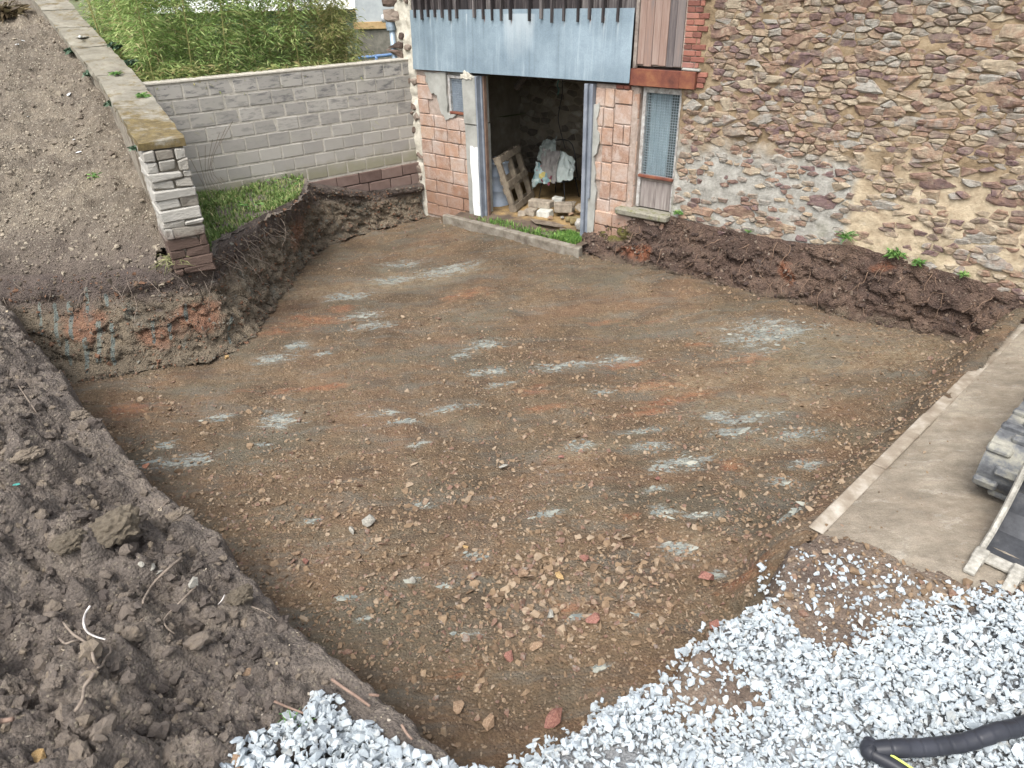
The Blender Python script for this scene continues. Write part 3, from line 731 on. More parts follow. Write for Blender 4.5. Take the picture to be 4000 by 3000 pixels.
# ---- left end of the barn front: white pointed corner stones
M_WHITE_MORT = simple('pale_pointing', [(.3, srgb(168, 160, 142)), (.55, srgb(206, 200, 182)), (.75, srgb(222, 216, 200))], 9, .95, .8, .015)
t = mortar_face('corner_wall', -.22, .135, -.1, 4.3, .03, M_WHITE_MORT, BARN, .03, 9, -.03, .5)
M_DARKST = simple('corner_stone', [(.25, srgb(84, 70, 62)), (.5, srgb(112, 94, 82)), (.8, srgb(140, 126, 112))], 14, .92, .8, .01, 'object')
for c_, P in cell_layout(-.19, .11, .25, 4.2, .17, .13, 31):
    if rr.random() < .62:
        r_ = stone_vf(P, rr.uniform(.012, .03), rr.uniform(.03, .05), rr)
        if r_: pobj('corner_stone', [(v[0] + c_[0], v[1] - .03, v[2] + c_[1]) for v in r_[0]], r_[1], M_DARKST, t)
# downpipe on the hidden side
M_ZINC = simple('zinc_pipe', [(.3, srgb(120, 146, 168)), (.7, srgb(176, 192, 204))], 5, .5, .1, .002, metal=.3)
V, F = tube([(-.36, .0, 1.4), (-.36, .0, 3.0)], .045, 12); dp = pobj('downpipe', V, F, M_ZINC, BARN, True)
V, F = tube([(-.37, .0, 3.0), (-.37, .0, 3.06), (-.37, .0, 3.12)], [.075, .085, .085], 12); pobj('hopper', V, F, M_ZINC, dp, False)
V, F = tube([(-.50, -.05, 3.17), (-.27, .05, 3.17)], .06, 12); pobj('gutter_end', V, F, simple('white_pvc', [(.3, srgb(196, 204, 212)), (.7, srgb(224, 228, 232))], 4, .45, .05, .002), dp, True)

# ---- sandstone walling both sides of the doorway
t = NT('sandstone'); r = t.objrand(); xyz = t.sep(t.co)
f = t.math('ADD', t.math('MULTIPLY', t.noise(7, 5, .65), .4), t.math('MULTIPLY', r, .6))
c = t.ramp(f, [(.15, srgb(150, 118, 98)), (.35, srgb(172, 138, 114)), (.55, srgb(184, 154, 130)), (.75, srgb(170, 142, 124)), (.95, srgb(194, 170, 150))])
c = t.vary(c, t.noise(40, 4, .7), .8, 1.2)
c = t.mix(t.math('MULTIPLY', t.step(t.noise(5, 5, .7), .44, .62), .8), c, srgb(184, 168, 156))
c = t.mix(t.math('MULTIPLY', t.step(t.noise(2.2, 5, .7, t.mapped(loc=(1, 5, 3))), .52, .62), .5), c, srgb(176, 128, 96))
c = t.mix(t.math('MULTIPLY', t.step(t.math('ADD', t.math('SUBTRACT', .75, xyz[2]), t.math('MULTIPLY', t.noise(4, 5, .6), .5)), .2, .5), .6), c, srgb(134, 96, 70))
t.bump(t.noise(35, 5, .75), .8, .012)
M_SAND = t.out(c, .93)
M_GREYM = simple('grey_mortar', [(.3, srgb(140, 124, 110)), (.55, srgb(172, 154, 140)), (.8, srgb(192, 178, 166))], 12, .95, .8, .012)
M_CONC = simple('concrete', [(.3, srgb(134, 134, 126)), (.5, srgb(154, 154, 146)), (.75, srgb(172, 172, 164))], 4, .9, .5, .006)
def ashlar(parent, x0, x1, z0, z1, ch, wl, seed, skip=None, y=0.0, mat=None, name='sandstone_block'):
    r = random.Random(seed); z = z0
    while z < z1 - .06:
        h = min(ch * r.uniform(.92, 1.08), z1 - z); x = x0 - r.uniform(0, wl * .4)
        while x < x1 - .03:
            w = wl * r.uniform(.75, 1.25); a, b = max(x, x0), min(x + w, x1)
            if x1 - b < .07: b = x1
            if b - a > .05 and not (skip and skip(a, b, z, z + h)):
                g = .0065
                bm = box_bm(a + g, b - g, -.018 - r.uniform(0, .016) + y, .05, z + g, z + h - g, .009, jit=.005)
                bmobj(name, bm, mat or M_SAND, parent)
            x = b if b < x1 else x1
        z += h
SLW = mortar_face('sandstone_wall', .135, .84, -.1, 2.44, .04, M_GREYM, BARN, .008, 14, 0, .3)
mortar_face('sandstone_wall_low', .84, 1.215, -.1, 1.82, .04, M_GREYM, SLW, .008, 15, 0, .3)
ashlar(SLW, .14, 1.21, .06, 2.36, .215, .33, 4, lambda a, b, z0, z1: (b > .86 and z1 > 1.84) or (b > .62 and z0 > 1.75) or (a > .4 and z0 > 2.1))
# cement patch round the small window
def blob_patch(name, pts, y, mat, parent, th=.02):
    bm = bmesh.new(); P = []
    for i in range(len(pts)):
        a, b = pts[i], pts[(i + 1) % len(pts)]
        for k in range(4):
            q = k / 4; P.append((a[0] + (b[0] - a[0]) * q + rnd.uniform(-.018, .018), a[1] + (b[1] - a[1]) * q + rnd.uniform(-.018, .018)))
    f = bm.faces.new([bm.verts.new((p[0], y, p[1])) for p in P])
    ex = bmesh.ops.extrude_face_region(bm, geom=[f])
    for v in [g for g in ex['geom'] if isinstance(g, bmesh.types.BMVert)]: v.co.y += th
    bmesh.ops.recalc_face_normals(bm, faces=bm.faces); bmesh.ops.triangulate(bm, faces=bm.faces)
    return bmobj(name, bm, mat, parent)
blob_patch('cement_patch', [(.36, 2.42), (.83, 2.43), (.83, 1.83), (1.0, 1.80), (.78, 1.72), (.66, 1.85), (.62, 2.08), (.46, 2.12), (.40, 2.28)], -.045, M_CONC, SLW, .06)
# small window
M_WOODW = simple('flaking_white_wood', [(.3, srgb(120, 112, 104)), (.5, srgb(164, 160, 154)), (.7, srgb(198, 198, 194))], 16, .8, .5, .004)
M_WOODG = simple('weathered_board', [(.3, srgb(104, 92, 84)), (.5, srgb(134, 122, 112)), (.7, srgb(160, 150, 140))], 9, .9, .5, .004)
M_RUST = simple('rusty_steel', [(.25, srgb(86, 50, 42)), (.45, srgb(116, 64, 48)), (.6, srgb(134, 80, 52)), (.8, srgb(152, 104, 64))], 6, .85, .4, .004)
M_WIRE = simple('grey_wire', [(.3, srgb(110, 124, 132)), (.7, srgb(150, 162, 168))], 8, .6, 0)
M_GLASSB = simple('grimy_pane', [(.3, srgb(104, 116, 130)), (.6, srgb(128, 140, 152)), (.8, srgb(146, 156, 164))], 3, .25, .05, .002)
M_CURT = simple('grey_blue_curtain', [(.3, srgb(176, 186, 196)), (.7, srgb(206, 214, 220))], 4, .8, .2, .004)
def wires(name, x0, x1, z0, z1, y, dx, dz, rad, parent):
    P = []; x = x0
    while x <= x1 + 1e-6: P.append(tube([(x, y, z0), (x, y, z1)], rad, 4, False)); x += dx
    z = z0
    while z <= z1 + 1e-6: P.append(tube([(x0, y - rad, z), (x1, y - rad, z)], rad, 4, False)); z += dz
    V, F = join_vf(P); return pobj(name, V, F, M_WIRE, parent)
def window(name, x0, x1, z0, z1, yf, fw, mat_pane, parent, lip=None):
    fr = box(name, x0, x0 + fw, yf, yf + .07, z0, z1, M_WOODW, parent, .004)
    box('frame_bar', x1 - fw, x1, yf, yf + .07, z0, z1, M_WOODW, fr); box('frame_bar', x0 + fw, x1 - fw, yf + .002, yf + .07, z1 - fw, z1, M_WOODW, fr)
    box('rusty_rail', x0 + fw * .6, x1 - fw * .6, yf - .02, yf + .04, z0, z0 + .035, M_RUST, fr)
    box('pane', x0 + fw, x1 - fw, yf + .05, yf + .056, z0 + .03, z1 - fw, mat_pane, fr, 0)
    wires('wire_mesh', x0 + fw, x1 - fw, z0 + .03, z1 - fw, yf + .01, .034, .034, .0022, fr)
    return fr
window('small_window', .85, 1.205, 1.83, 2.40, -.02, .045, M_GLASSB, BARN)
box('window_back', .84, 1.22, .06, .3, 1.80, 2.44, M_CONC, BARN, 0)
# concrete post, painted white below
POST = box('concrete_post', 1.215, 1.5, -.07, .24, -.05, 1.70, M_CONC, BARN, .012)
box('upper_post', 1.205, 1.495, -.085, .24, 1.703, 2.42, M_CONC, POST, .02)
blob_patch('pointing_lump', [(1.2, 2.40), (1.3, 2.5), (1.42, 2.44), (1.44, 2.38), (1.22, 2.38)], -.1, M_WHITE_MORT, POST, .06)
M_WPAINT = simple('white_paint', [(.25, srgb(170, 170, 164)), (.42, srgb(226, 228, 226)), (.8, srgb(240, 242, 242))], 9, .7, .3, .003)
blob_patch('white_paint', [(1.325, .22), (1.325, 1.37), (1.49, 1.37), (1.49, .22)], -.076, M_WPAINT, POST, .004)
# steel door jambs
M_STEEL = simple('blue_grey_steel', [(.3, srgb(112, 120, 132)), (.55, srgb(134, 142, 152)), (.8, srgb(154, 162, 170))], 5, .5, .15, .003, metal=.15)
JL = box('steel_jamb', 1.502, 1.535, -.10, .10, .18, 2.42, M_STEEL, BARN, .003); box('jamb_flange', 1.535, 1.57, -.02, .02, .18, 2.42, M_STEEL, JL, .003)
box('jamb_flange', 1.572, 1.60, -.0, .06, .20, 2.42, simple('brown_timber', [(.3, srgb(96, 74, 62)), (.7, srgb(132, 106, 88))], 8, .9, .4, .004), JL, .003)
JR = box('steel_jamb', 3.50, 3.555, -.09, .10, .2, 2.44, M_STEEL, BARN, .003); box('jamb_flange', 3.558, 3.60, -.05, .10, .2, 2.44, M_STEEL, JR, .003); box('jamb_flange', 3.603, 3.64, -.085, .10, .9, 2.44, M_STEEL, JR, .003)
# right sandstone pier
SRW = mortar_face('sandstone_pier', 3.62, 4.30, .0, 2.44, .04, M_GREYM, BARN, .010, 24, 0.0, .25)
ashlar(SRW, 3.64, 3.95, .42, 2.40, .245, .16, 9, lambda a, b, z0, z1: b < 3.80 and (int(z0 * 7) % 3 == 0))
ashlar(SRW, 3.95, 4.22, .42, 2.40, .25, .30, 10)
ashlar(SRW, 4.22, 4.315, .86, 2.42, .3, .10, 11, y=.03)
blob_patch('cement_patch', [(3.61, .3), (3.61, 2.16), (3.72, 2.2), (3.70, 1.9), (3.76, 1.7), (3.68, 1.5), (3.72, 1.0), (3.70, .3)], -.048, M_CONC, SRW, .04)
box('brick_filler', 3.98, 4.09, -.05, .1, 2.405, 2.455, M_RUST, SRW, .006); box('brick_filler', 4.1, 4.18, -.05, .1, 2.405, 2.45, M_RUST, SRW, .006)
t = NT('grey_plank'); f = t.noise(4, 6, .7, t.mapped((9, 9, .55))); c = t.ramp(f, [(.3, srgb(104, 96, 92)), (.5, srgb(134, 124, 118)), (.7, srgb(160, 152, 146))]); t.bump(f, .5, .006); M_GPLANK = t.out(c, .9)
# tall window with wire mesh and curtain, boarded below
TW = box('tall_window', 4.335, 4.385, .05, .13, .88, 2.44, M_WOODW, BARN, .004)
box('frame_bar', 4.865, 4.915, .05, .13, .88, 2.44, M_WOODW, TW); box('frame_bar', 4.385, 4.865, .052, .13, 2.375, 2.44, M_WOODW, TW)
box('rusty_rail', 4.36, 4.885, .015, .09, 1.30, 1.335, M_RUST, TW)
for i in range(2): box('panel_board', 4.387 + i * .2395, 4.387 + i * .2395 + .2375, .07, .12, .885, 1.298, M_GPLANK, TW, .004)
box('frame_bar', 4.387, 4.863, .06, .13, 1.255, 1.30, M_WOODG, TW)
wires('wire_mesh', 4.39, 4.86, 1.335, 2.375, .062, .0335, .0335, .0024, TW)
t = NT('window_glass'); M_GLASS = t.out(srgb(150, 165, 168), .08)
tp = t.n('ShaderNodeBsdfTransparent'); tp.inputs['Color'].default_value = (.86, .92, .93, 1); mx_ = t.n('ShaderNodeMixShader'); mx_.inputs[0].default_value = .82
o_ = [n_ for n_ in t.t.nodes if n_.type == 'OUTPUT_MATERIAL'][0]; t.l(t.b.outputs[0], mx_.inputs[1]); t.l(tp.outputs[0], mx_.inputs[2]); t.l(mx_.outputs[0], o_.inputs[0])
box('pane', 4.387, 4.863, .10, .104, 1.337, 2.373, M_GLASS, TW, 0)
V = []; F = []; n = 40
for i in range(n + 1):
    x = 4.40 + .30 * i / n; y = .17 + .022 * math.sin(i * .62) + .008 * math.sin(i * 1.9)
    V += [(x, y, 1.30), (x + .01, y, 1.8), (x, y, 2.40)]
for i in range(n):
    for k in range(2): F.append((i * 3 + k, i * 3 + 3 + k, i * 3 + 4 + k, i * 3 + 1 + k))
pobj('curtain', V, F, M_CURT, TW, True)
M_DARKIN = simple('dark_room', [(.3, srgb(58, 66, 66)), (.7, srgb(90, 100, 98))], 5, .9, .2, .01)
for nm, b in (('room_back', (4.34, 4.91, .45, .47, .9, 2.44)), ('room_side', (4.30, 4.333, .14, .47, .9, 2.44)), ('room_side', (4.917, 4.95, .41, .47, .9, 2.44)), ('room_floor', (4.34, 4.91, .14, .45, .86, .879)), ('room_top', (4.34, 4.91, .14, .45, 2.442, 2.46))):
    box(nm, *b, M_DARKIN, TW, 0)
M_MOSSST = simple('mossy_stone', [(.3, srgb(112, 108, 92)), (.48, srgb(144, 140, 124)), (.62, srgb(108, 108, 66)), (.8, srgb(160, 156, 142))], 10, .95, .8, .012)
box('window_sill', 4.12, 4.93, -.16, .14, .775, .868, M_MOSSST, BARN, .02, .012)
ashlar(BARN, 3.72, 4.86, .34, .77, .2, .34, 17, None, -.03, M_SAND, 'footing_stone')
# rusty steel lintel
LT = box('rusty_lintel', 4.185, 4.885, -.06, .2, 2.462, 2.66, M_RUST, BARN, .004)
box('lintel_end', 4.888, 5.10, -.068, .2, 2.468, 2.665, M_RUST, LT, .004)
box('flat_stone', 4.90, 5.14, -.05, .2, 2.667, 2.70, M_CONC, LT, .008, .006)
# brick jamb above the lintel
M_BRICK = simple('red_brick', [(.2, srgb(112, 70, 60)), (.45, srgb(146, 90, 74)), (.7, srgb(162, 106, 86)), (.95, srgb(136, 98, 94))], 12, .92, .7, .008, 'object')
BJ = box('brick_jamb', 4.87, 5.06, -.005, .3, 2.70, 4.3, M_GREYM, BARN, 0)
box('wall_fill', 4.88, 5.12, .02, .4, 2.40, 2.46, M_GREYM, BJ, 0)
z = 2.703; i = 0
while z < 4.2:
    e = (5.10, 5.17, 5.12, 5.17, 5.09)[i % 5]; m = 4.885 + (.11 if i % 2 else .0)
    if i % 2: box('brick', 4.888, m - .008, -.02, .08, z, z + .056, M_BRICK, BJ, .005, .003); box('brick', m, e, -.024, .09, z, z + .056, M_BRICK, BJ, .005, .003)
    else: box('brick', 4.888, 4.888 + .155, -.022, .08, z, z + .056, M_BRICK, BJ, .005, .003); box('brick', 4.888 + .163, e, -.02, .09, z, z + .056, M_BRICK, BJ, .005, .003)
    z += .0665; i += 1
for k in range(3): box('brick', 5.105, 5.19 + .02 * k, -.02, .09, 2.48 + k * .063, 2.535 + k * .063, M_BRICK, BJ, .006, .004)
# faded plank shutter
t = NT('faded_plank'); st = t.mapped((9, 9, .55))
f = t.math('ADD', t.math('MULTIPLY', t.noise(4, 7, .7, st), .55), t.math('MULTIPLY', t.objrand(), .4))
c = t.ramp(f, [(.25, srgb(92, 84, 84)), (.42, srgb(124, 114, 110)), (.55, srgb(144, 116, 102)), (.68, srgb(158, 136, 124)), (.85, srgb(154, 148, 144))])
t.bump(t.noise(14, 6, .7, t.mapped((9, 9, .4))), .6, .006)
M_PLANK = t.out(c, .9)
SH = box('plank_shutter', 4.20, 4.88, .012, .05, 2.69, 4.3, M_WOODG, BARN, 0)
x = 4.255
for k in range(6):
    w = (.095, .11, .10, .105, .10, .108)[k]
    bm = box_bm(x, x + w - .004, -.02 - .004 * (k % 2), .01, 2.685 + rnd.uniform(0, .03), 4.3, .003); bmobj('plank', bm, M_PLANK, SH); x += w
box('edge_board', 4.205, 4.25, -.04, .01, 2.665, 4.3, M_WOODG, SH, .003)
# dark weatherboards and battens above the sheet
t = NT('dark_weathered_board'); f = t.math('ADD', t.math('MULTIPLY', t.noise(4, 7, .72, t.mapped((8, 8, .5))), .75), t.math('MULTIPLY', t.objrand(), .25))
c = t.ramp(f, [(.3, srgb(38, 36, 38)), (.5, srgb(66, 60, 60)), (.62, srgb(104, 98, 96)), (.75, srgb(142, 136, 132))]); t.bump(f, .5, .006)
M_DBOARD = t.out(c, .92)
CL = box('board_backing', .13, 4.2, .03, .08, 3.22, 4.35, M_DBOARD, BARN, 0)
bx_ = [18, 70, 132, 195, 253, 315, 375, 433, 503, 570, 643, 705, 780, 845, 912, 985, 1060, 1137, 1215, 1305, 1380, 1465, 1550, 1637]
bs = [.15 + (x - 18) / 1619 * 4.04 for x in bx_]
for k in range(len(bs) - 1): box('board', bs[k] + .002, bs[k + 1] - .002, -.012 - .004 * (k % 2), .028, 3.29 + rnd.uniform(-.01, .01), 4.35, M_DBOARD, CL, .002)
for k in range(1, len(bs) - 1):
    if k in (8, 14): continue
    hw = rnd.uniform(.009, .018); off_ = rnd.uniform(-.012, .012)
    box('batten', bs[k] + off_ - hw, bs[k] + off_ + hw, -.098, -.018, 3.185 + rnd.uniform(-.025, .03), 4.35, M_DBOARD, CL, .003)
# galvanised sheet
t = NT('galvanised_sheet')
base = t.ramp(t.noise(1.3, 5, .6), [(.3, srgb(116, 136, 150)), (.5, srgb(132, 152, 164)), (.7, srgb(152, 172, 184))])
base = t.vary(base, t.noise(60, 3, .7), .88, 1.12)
stv = t.noise(3.0, 5, .65, t.mapped((4, 1, .22)))
base = t.mix(t.math('MULTIPLY', t.step(stv, .54, .72), .5), base, srgb(184, 200, 208))
base = t.mix(t.math('MULTIPLY', t.step(stv, .46, .3), .4), base, srgb(92, 108, 120))
base = t.mix(t.math('MULTIPLY', t.step(t.math('ADD', t.attr('streak_highlight'), t.math('MULTIPLY', t.noise(7, 5, .7, t.mapped((4, 1, .3))), .5)), .55, 1.1), .55), base, srgb(198, 208, 212))
base = t.mix(t.step(t.math('ADD', t.attr('rust'), t.math('MULTIPLY', t.noise(20, 5, .7), .3)), .5, .8), base, srgb(146, 84, 52))
t.bump(t.noise(9, 4, .6), .15, .01)
M_SHEET = t.out(base, .5, .25)
def sheet(name, x0, x1, z0f, z1f, y, parent):
    nx = int((x1 - x0) / .016); nz_ = 40
    X, V_ = np.meshgrid(np.linspace(x0, x1, nx), np.linspace(0, 1, nz_)); Z = z0f(X) + (z1f(X) - z0f(X)) * V_
    Y = y + .006 * fbm(X * 1.1, Z * 1.4, 3, 55) + .002 * np.sin(X * 9) - .05 * (1 - V_) * .6
    V = np.stack([X, Y, Z], -1).reshape(-1, 3); I = np.arange(nx * nz_).reshape(nz_, nx)
    F = np.stack([I[:-1, :-1], I[:-1, 1:], I[1:, 1:], I[1:, :-1]], -1).reshape(-1, 4)
    back = V.copy(); back[:, 1] += .004; n = len(V)
    F = np.concatenate([F, F[:, ::-1] + n, [(I[0, 0], I[0, 0] + n, I[0, -1] + n, I[0, -1])]])
    stk_hl = np.zeros(X.shape); rs_ = np.zeros(X.shape)
    for s_, ln in ((bs[6], .5), (bs[3], .3), (bs[4], .2), (bs[8], .25), (2.2, .9), (bs[18], .3), (bs[21], .55), (bs[22], .5), (bs[20], .35), (bs[15], .3), (2.35, .8), (2.5, .7)):
        wd = .16 if 2.15 < s_ < 2.55 and ln > .6 else .018  # wide ones: a highlight painted into the sheet colour; narrow ones: whitish runs
        stk_hl = np.maximum(stk_hl, np.exp(-((X - s_) / wd) ** 2) * np.clip(1 - (3.24 - Z) / ln, 0, 1) * (Z < 3.26))
    for s_, ln in ((bs[10], .18), (bs[13], .17), (bs[20], .08), (bs[21], .07), (bs[22], .08)):
        rs_ = np.maximum(rs_, np.exp(-((X - s_) / .012) ** 2) * np.clip(1 - (3.21 - Z) / ln, 0, 1) * (Z < 3.23))
    z2 = lambda a: np.concatenate([a.ravel(), a.ravel()])
    return mobj(name, np_mesh(name, np.concatenate([V, back]), F, True, {'streak_highlight': z2(stk_hl), 'rust': z2(rs_)}), M_SHEET, parent)
zt = lambda x: 3.295 + .012 * (x - .15); zb = lambda x: 2.452 + .009 * (x - .15)
sheet('metal_sheet', .15, 3.14, zb, zt, -.050, BARN); sheet('metal_sheet', 3.12, 4.195, zb, zt, -.058, BARN)
M_DTIMB = simple('dark_timber', [(.3, srgb(48, 42, 38)), (.7, srgb(82, 72, 64))], 6, .95, .4, .006)
box('door_beam', .15, 4.19, .02, .25, 2.445, 2.6, M_DTIMB, BARN, .004)
box('wall_over_door', .14, 4.2, .09, .3, 2.605, 4.35, M_DTIMB, BARN, 0)
# ---- inside: rough dark stone walls, unseen loft slab
t = NT('inside_mortar'); c = t.ramp(t.noise(3, 6, .7), [(.3, srgb(128, 118, 100)), (.55, srgb(156, 146, 126)), (.75, srgb(184, 176, 158))])
t.bump(t.noise(18, 6, .75), .9, .03); M_INM = t.out(c, .96)
M_INST = simple('inside_stone', [(.2, srgb(98, 90, 80)), (.5, srgb(134, 124, 108)), (.8, srgb(164, 156, 138)), (.97, srgb(200, 196, 184))], 12, .95, .9, .02, 'island')
BW = mortar_face('back_wall', -.2, 5.2, .0, 2.7, .04, M_INM, BARN, .03, 44, 2.75, .3)
lst = []
for c_, P in cell_layout(-.1, 5.1, .25, 2.6, .20, .11, 51):
    if rr.random() < .8:
        r_ = stone_vf(P, rr.uniform(.004, .016), rr.uniform(.02, .05), rr)
        if r_: lst.append(([(v[0] + c_[0], v[1] + 2.75, v[2] + c_[1]) for v in r_[0]], r_[1]))
V, F = join_vf(lst); kind(pobj('back_wall_stones', V, F, M_INST, BW), 'stuff')
box('side_wall', -.2, .1, .3, 2.72, 0, 2.7, M_INM, BARN, 0); box('side_wall', 5.0, 5.2, .48, 2.72, 0, 2.7, M_INM, BARN, 0)
box('unseen_loft_floor', -.2, 5.2, .255, 3.0, 2.60, 2.68, M_DTIMB, BARN, 0)  # unseen ceiling slab, added so the inside stays dark
for k in range(7): box('loft_joist', .3 + k * .65, .38 + k * .65, .26, 2.7, 2.46, 2.598, M_DTIMB, BARN, .004)
V, F = tube([(1.75, .6, 2.2), (2.15, .6, 2.58)], .05, 6); pobj('timber_brace', V, F, M_DTIMB, BARN)
# roof, out of the picture
M_SLATE = simple('slate', [(.3, srgb(70, 74, 82)), (.7, srgb(96, 100, 108))], 6, .7, .2, .005)
V = [(-.5, -.35, 4.3), (11.8, -.35, 4.3), (11.8, 1.9, 5.8), (-.5, 1.9, 5.8), (11.8, 4.2, 4.3), (-.5, 4.2, 4.3)]
V += [(x, y, z - .12) for x, y, z in V]
pobj('roof', V, [(0, 1, 2, 3), (3, 2, 4, 5), (6, 9, 8, 7), (9, 11, 10, 8), (0, 6, 7, 1), (5, 4, 10, 11), (0, 3, 9, 6), (3, 5, 11, 9), (1, 7, 8, 2), (2, 8, 10, 4)], M_SLATE, BARN)
# barn floor: straw on earth
def bf_z(s, d): return .235 + .05 * sstep(-.35, .3, d) + .03 * sstep(1.0, 3.5, s) + .02 * fbm(s * 3, d * 3, 4, 61) + .008 * fbm(s * 14, d * 14, 3, 62)
t = NT('straw_floor'); co = t.co; xyz = t.sep(co)
soilc = t.ramp(t.noise(5, 6, .7), [(.3, srgb(74, 62, 52)), (.7, srgb(112, 96, 80))])
strw = t.ramp(t.noise(40, 5, .75, t.mapped((1, 3, 1), (0, 0, .5))), [(.3, srgb(112, 88, 52)), (.55, srgb(164, 134, 82)), (.75, srgb(190, 164, 112))])
c = t.mix(t.step(t.math('ADD', t.math('MULTIPLY', xyz[1], 1.0), t.math('MULTIPLY', t.math('SUBTRACT', t.noise(3, 5, .6), .5), 1.2)), .05, .3), soilc, strw)
t.bump(t.noise(50, 5, .75), .8, .012); M_STRAW = t.out(c, .95)
o = grid_mesh('barn_floor', .1, 5.0, -.36, 2.74, .03, bf_z, M_STRAW, lambda x, y: (y > .0) | ((x > 1.0) & (x < 3.72))); o.location = O; o.rotation_euler = (0, 0, ROT_F); kind(o, 'structure')
# concrete kerb in front of the doorway
kb = thing('door_kerb', 'low grey concrete kerb in front of the barn doorway', 'kerb', tuple(O), ROT_F)
M_KERB = simple('old_kerb_concrete', [(.3, srgb(96, 86, 74)), (.5, srgb(128, 120, 106)), (.7, srgb(150, 144, 130))], 7, .95, .7, .01)
box('kerb_stone', .96, 2.3, -.46, -.34, .0, .285, M_KERB, kb, .012, .008); box('kerb_stone', 2.305, 3.74, -.465, -.345, .0, .28, M_KERB, kb, .012, .008)

# ---- driveway kerb
kd_ = thing('driveway_kerb', 'pale concrete edging strip along the sandy driveway', 'kerb', tuple(K0), math.atan2(KD.y, KD.x))
M_DKERB = simple('edging_concrete', [(.3, srgb(118, 104, 88)), (.5, srgb(144, 132, 114)), (.7, srgb(176, 168, 154))], 5, .92, .6, .006)
x = 0
while x < 7.4:
    box('edging_stone', x, x + .99, -.085, .015, .0, .018 + rnd.uniform(-.006, .006), M_DKERB, kd_, .008, .004).location.z = .0; x += .995

# ---- concrete block wall
BWL = thing('block_wall', 'grey concrete block wall with light mortar joints and stained top', 'wall', tuple(O), ROT_B)
M_BMORT = simple('block_mortar', [(.3, srgb(154, 148, 134)), (.55, srgb(182, 175, 160)), (.8, srgb(202, 195, 180))], 14, .95, .6, .008)
t = NT('concrete_block'); xyz = t.sep(t.co); r = t.objrand()
f = t.math('ADD', t.math('MULTIPLY', t.noise(4, 5, .65), .5), t.math('MULTIPLY', r, .45))
c = t.ramp(f, [(.2, srgb(146, 142, 134)), (.45, srgb(157, 152, 143)), (.7, srgb(168, 163, 153))])
wc = t.worldco(); wz = t.sep(wc)
dm = t.math('MULTIPLY', t.step(t.noise(5, 5, .7, t.mapped((1, 1, 3.5), vec=wc)), .50, .64), t.step(wz[2], 1.5, 2.4))
c = t.mix(t.math('MULTIPLY', dm, .8), c, srgb(74, 74, 78))
c = t.mix(t.math('MULTIPLY', t.step(t.noise(2.5, 5, .6, wc), .5, .65), .35), c, srgb(164, 160, 146))
c = t.mix(t.math('MULTIPLY', t.step(t.math('ADD', t.math('SUBTRACT', 1.22, wz[2]), t.math('MULTIPLY', t.noise(4, 5, .6, wc), .35)), .14, .34), .55), c, srgb(122, 118, 72))
t.bump(t.noise(60, 4, .75, wc), .6, .006); M_BLOCK = t.out(c, .94)
box('mortar_core', -.02, 4.42, -.2, -.0055, .95, 2.57, M_BMORT, BWL, 0)
bmesh_ = {}
def block_mesh(L, h, mat, j):
    key = 'blockmesh_%s_%d_%d' % (mat.name, int(L * 100), j)
    me = bpy.data.meshes.get(key)
    if me is None:
        bm = box_bm(0, L, -.18, 0, 0, h, .008, jit=.005); me = bpy.data.meshes.new(key); bm.to_mesh(me); bm.free(); me.materials.append(mat)
    return me
for row in range(8):
    z = .985 + row * .197; x = -.02 - (.17 if row % 2 else .0)
    while x < 4.1:
        a = max(x, -.02); L = round((x + .33 - a), 2)
        if L > .05:
            o = bpy.data.objects.new('block', block_mesh(L, .179, M_BLOCK, rnd.randint(0, 3))); o.location = (a, rnd.uniform(-.002, .004), z + .006 * (x / 4.5)); link(o, BWL)
        x += .347
box('coping', -.02, 4.42, -.21, .012, 2.565, 2.60, M_BMORT, BWL, .01, .004)
t = NT('foundation_block'); r = t.objrand(); f = t.math('ADD', t.math('MULTIPLY', t.noise(6, 5, .65), .5), t.math('MULTIPLY', r, .45))
c = t.ramp(f, [(.2, srgb(92, 72, 64)), (.5, srgb(124, 102, 92)), (.8, srgb(140, 122, 110))]); t.bump(t.noise(40, 5, .75), .7, .008); M_FND = t.out(c, .95)
box('foundation_core', -.02, 4.42, -.2, -.02, .3, .95, simple('earthy_mortar', [(.3, srgb(66, 54, 48)), (.7, srgb(104, 88, 78))], 9, .95, .6, .01), BWL, 0)
for row in range(3):
    z = .965 - (row + 1) * .185; x = -.02 - (.2 if row % 2 else .04)
    while x < 2.7:
        a = max(x, -.02); L = round(x + .40 - a, 2)
        if L > .06:
            o = bpy.data.objects.new('foundation_block', block_mesh(L, .168, M_FND, rnd.randint(0, 3))); o.location = (a, .015 + rnd.uniform(-.01, .012), z); link(o, BWL)
        x += .412

# ---- low wall with coping climbing the slope, broken end towards the pit
TWL = thing('garden_wall', 'low sloping stone wall with mossy concrete coping beside the soil slope', 'wall')
t = NT('mossy_coping'); co = t.worldco(); xyz = t.sep(co)
c = t.ramp(t.noise(4, 6, .7, co), [(.3, srgb(108, 102, 88)), (.55, srgb(138, 132, 116)), (.75, srgb(160, 155, 140))])
mo = t.math('MULTIPLY', t.step(t.math('ADD', t.noise(5, 6, .7, co), t.math('MULTIPLY', t.step(xyz[1], 8.7, 7.6), .2)), .52, .66), .9)
c = t.mix(mo, c, t.ramp(t.noise(14, 5, .7, co), [(.3, srgb(72, 62, 34)), (.55, srgb(110, 92, 48)), (.8, srgb(132, 118, 62))]))
t.bump(t.noise(25, 6, .75, co), .8, .015); M_COPE = t.out(c, .95)
M_WBODY = simple('rendered_rubble', [(.3, srgb(104, 94, 78)), (.5, srgb(136, 126, 110)), (.7, srgb(162, 154, 138))], 8, .95, .9, .02)
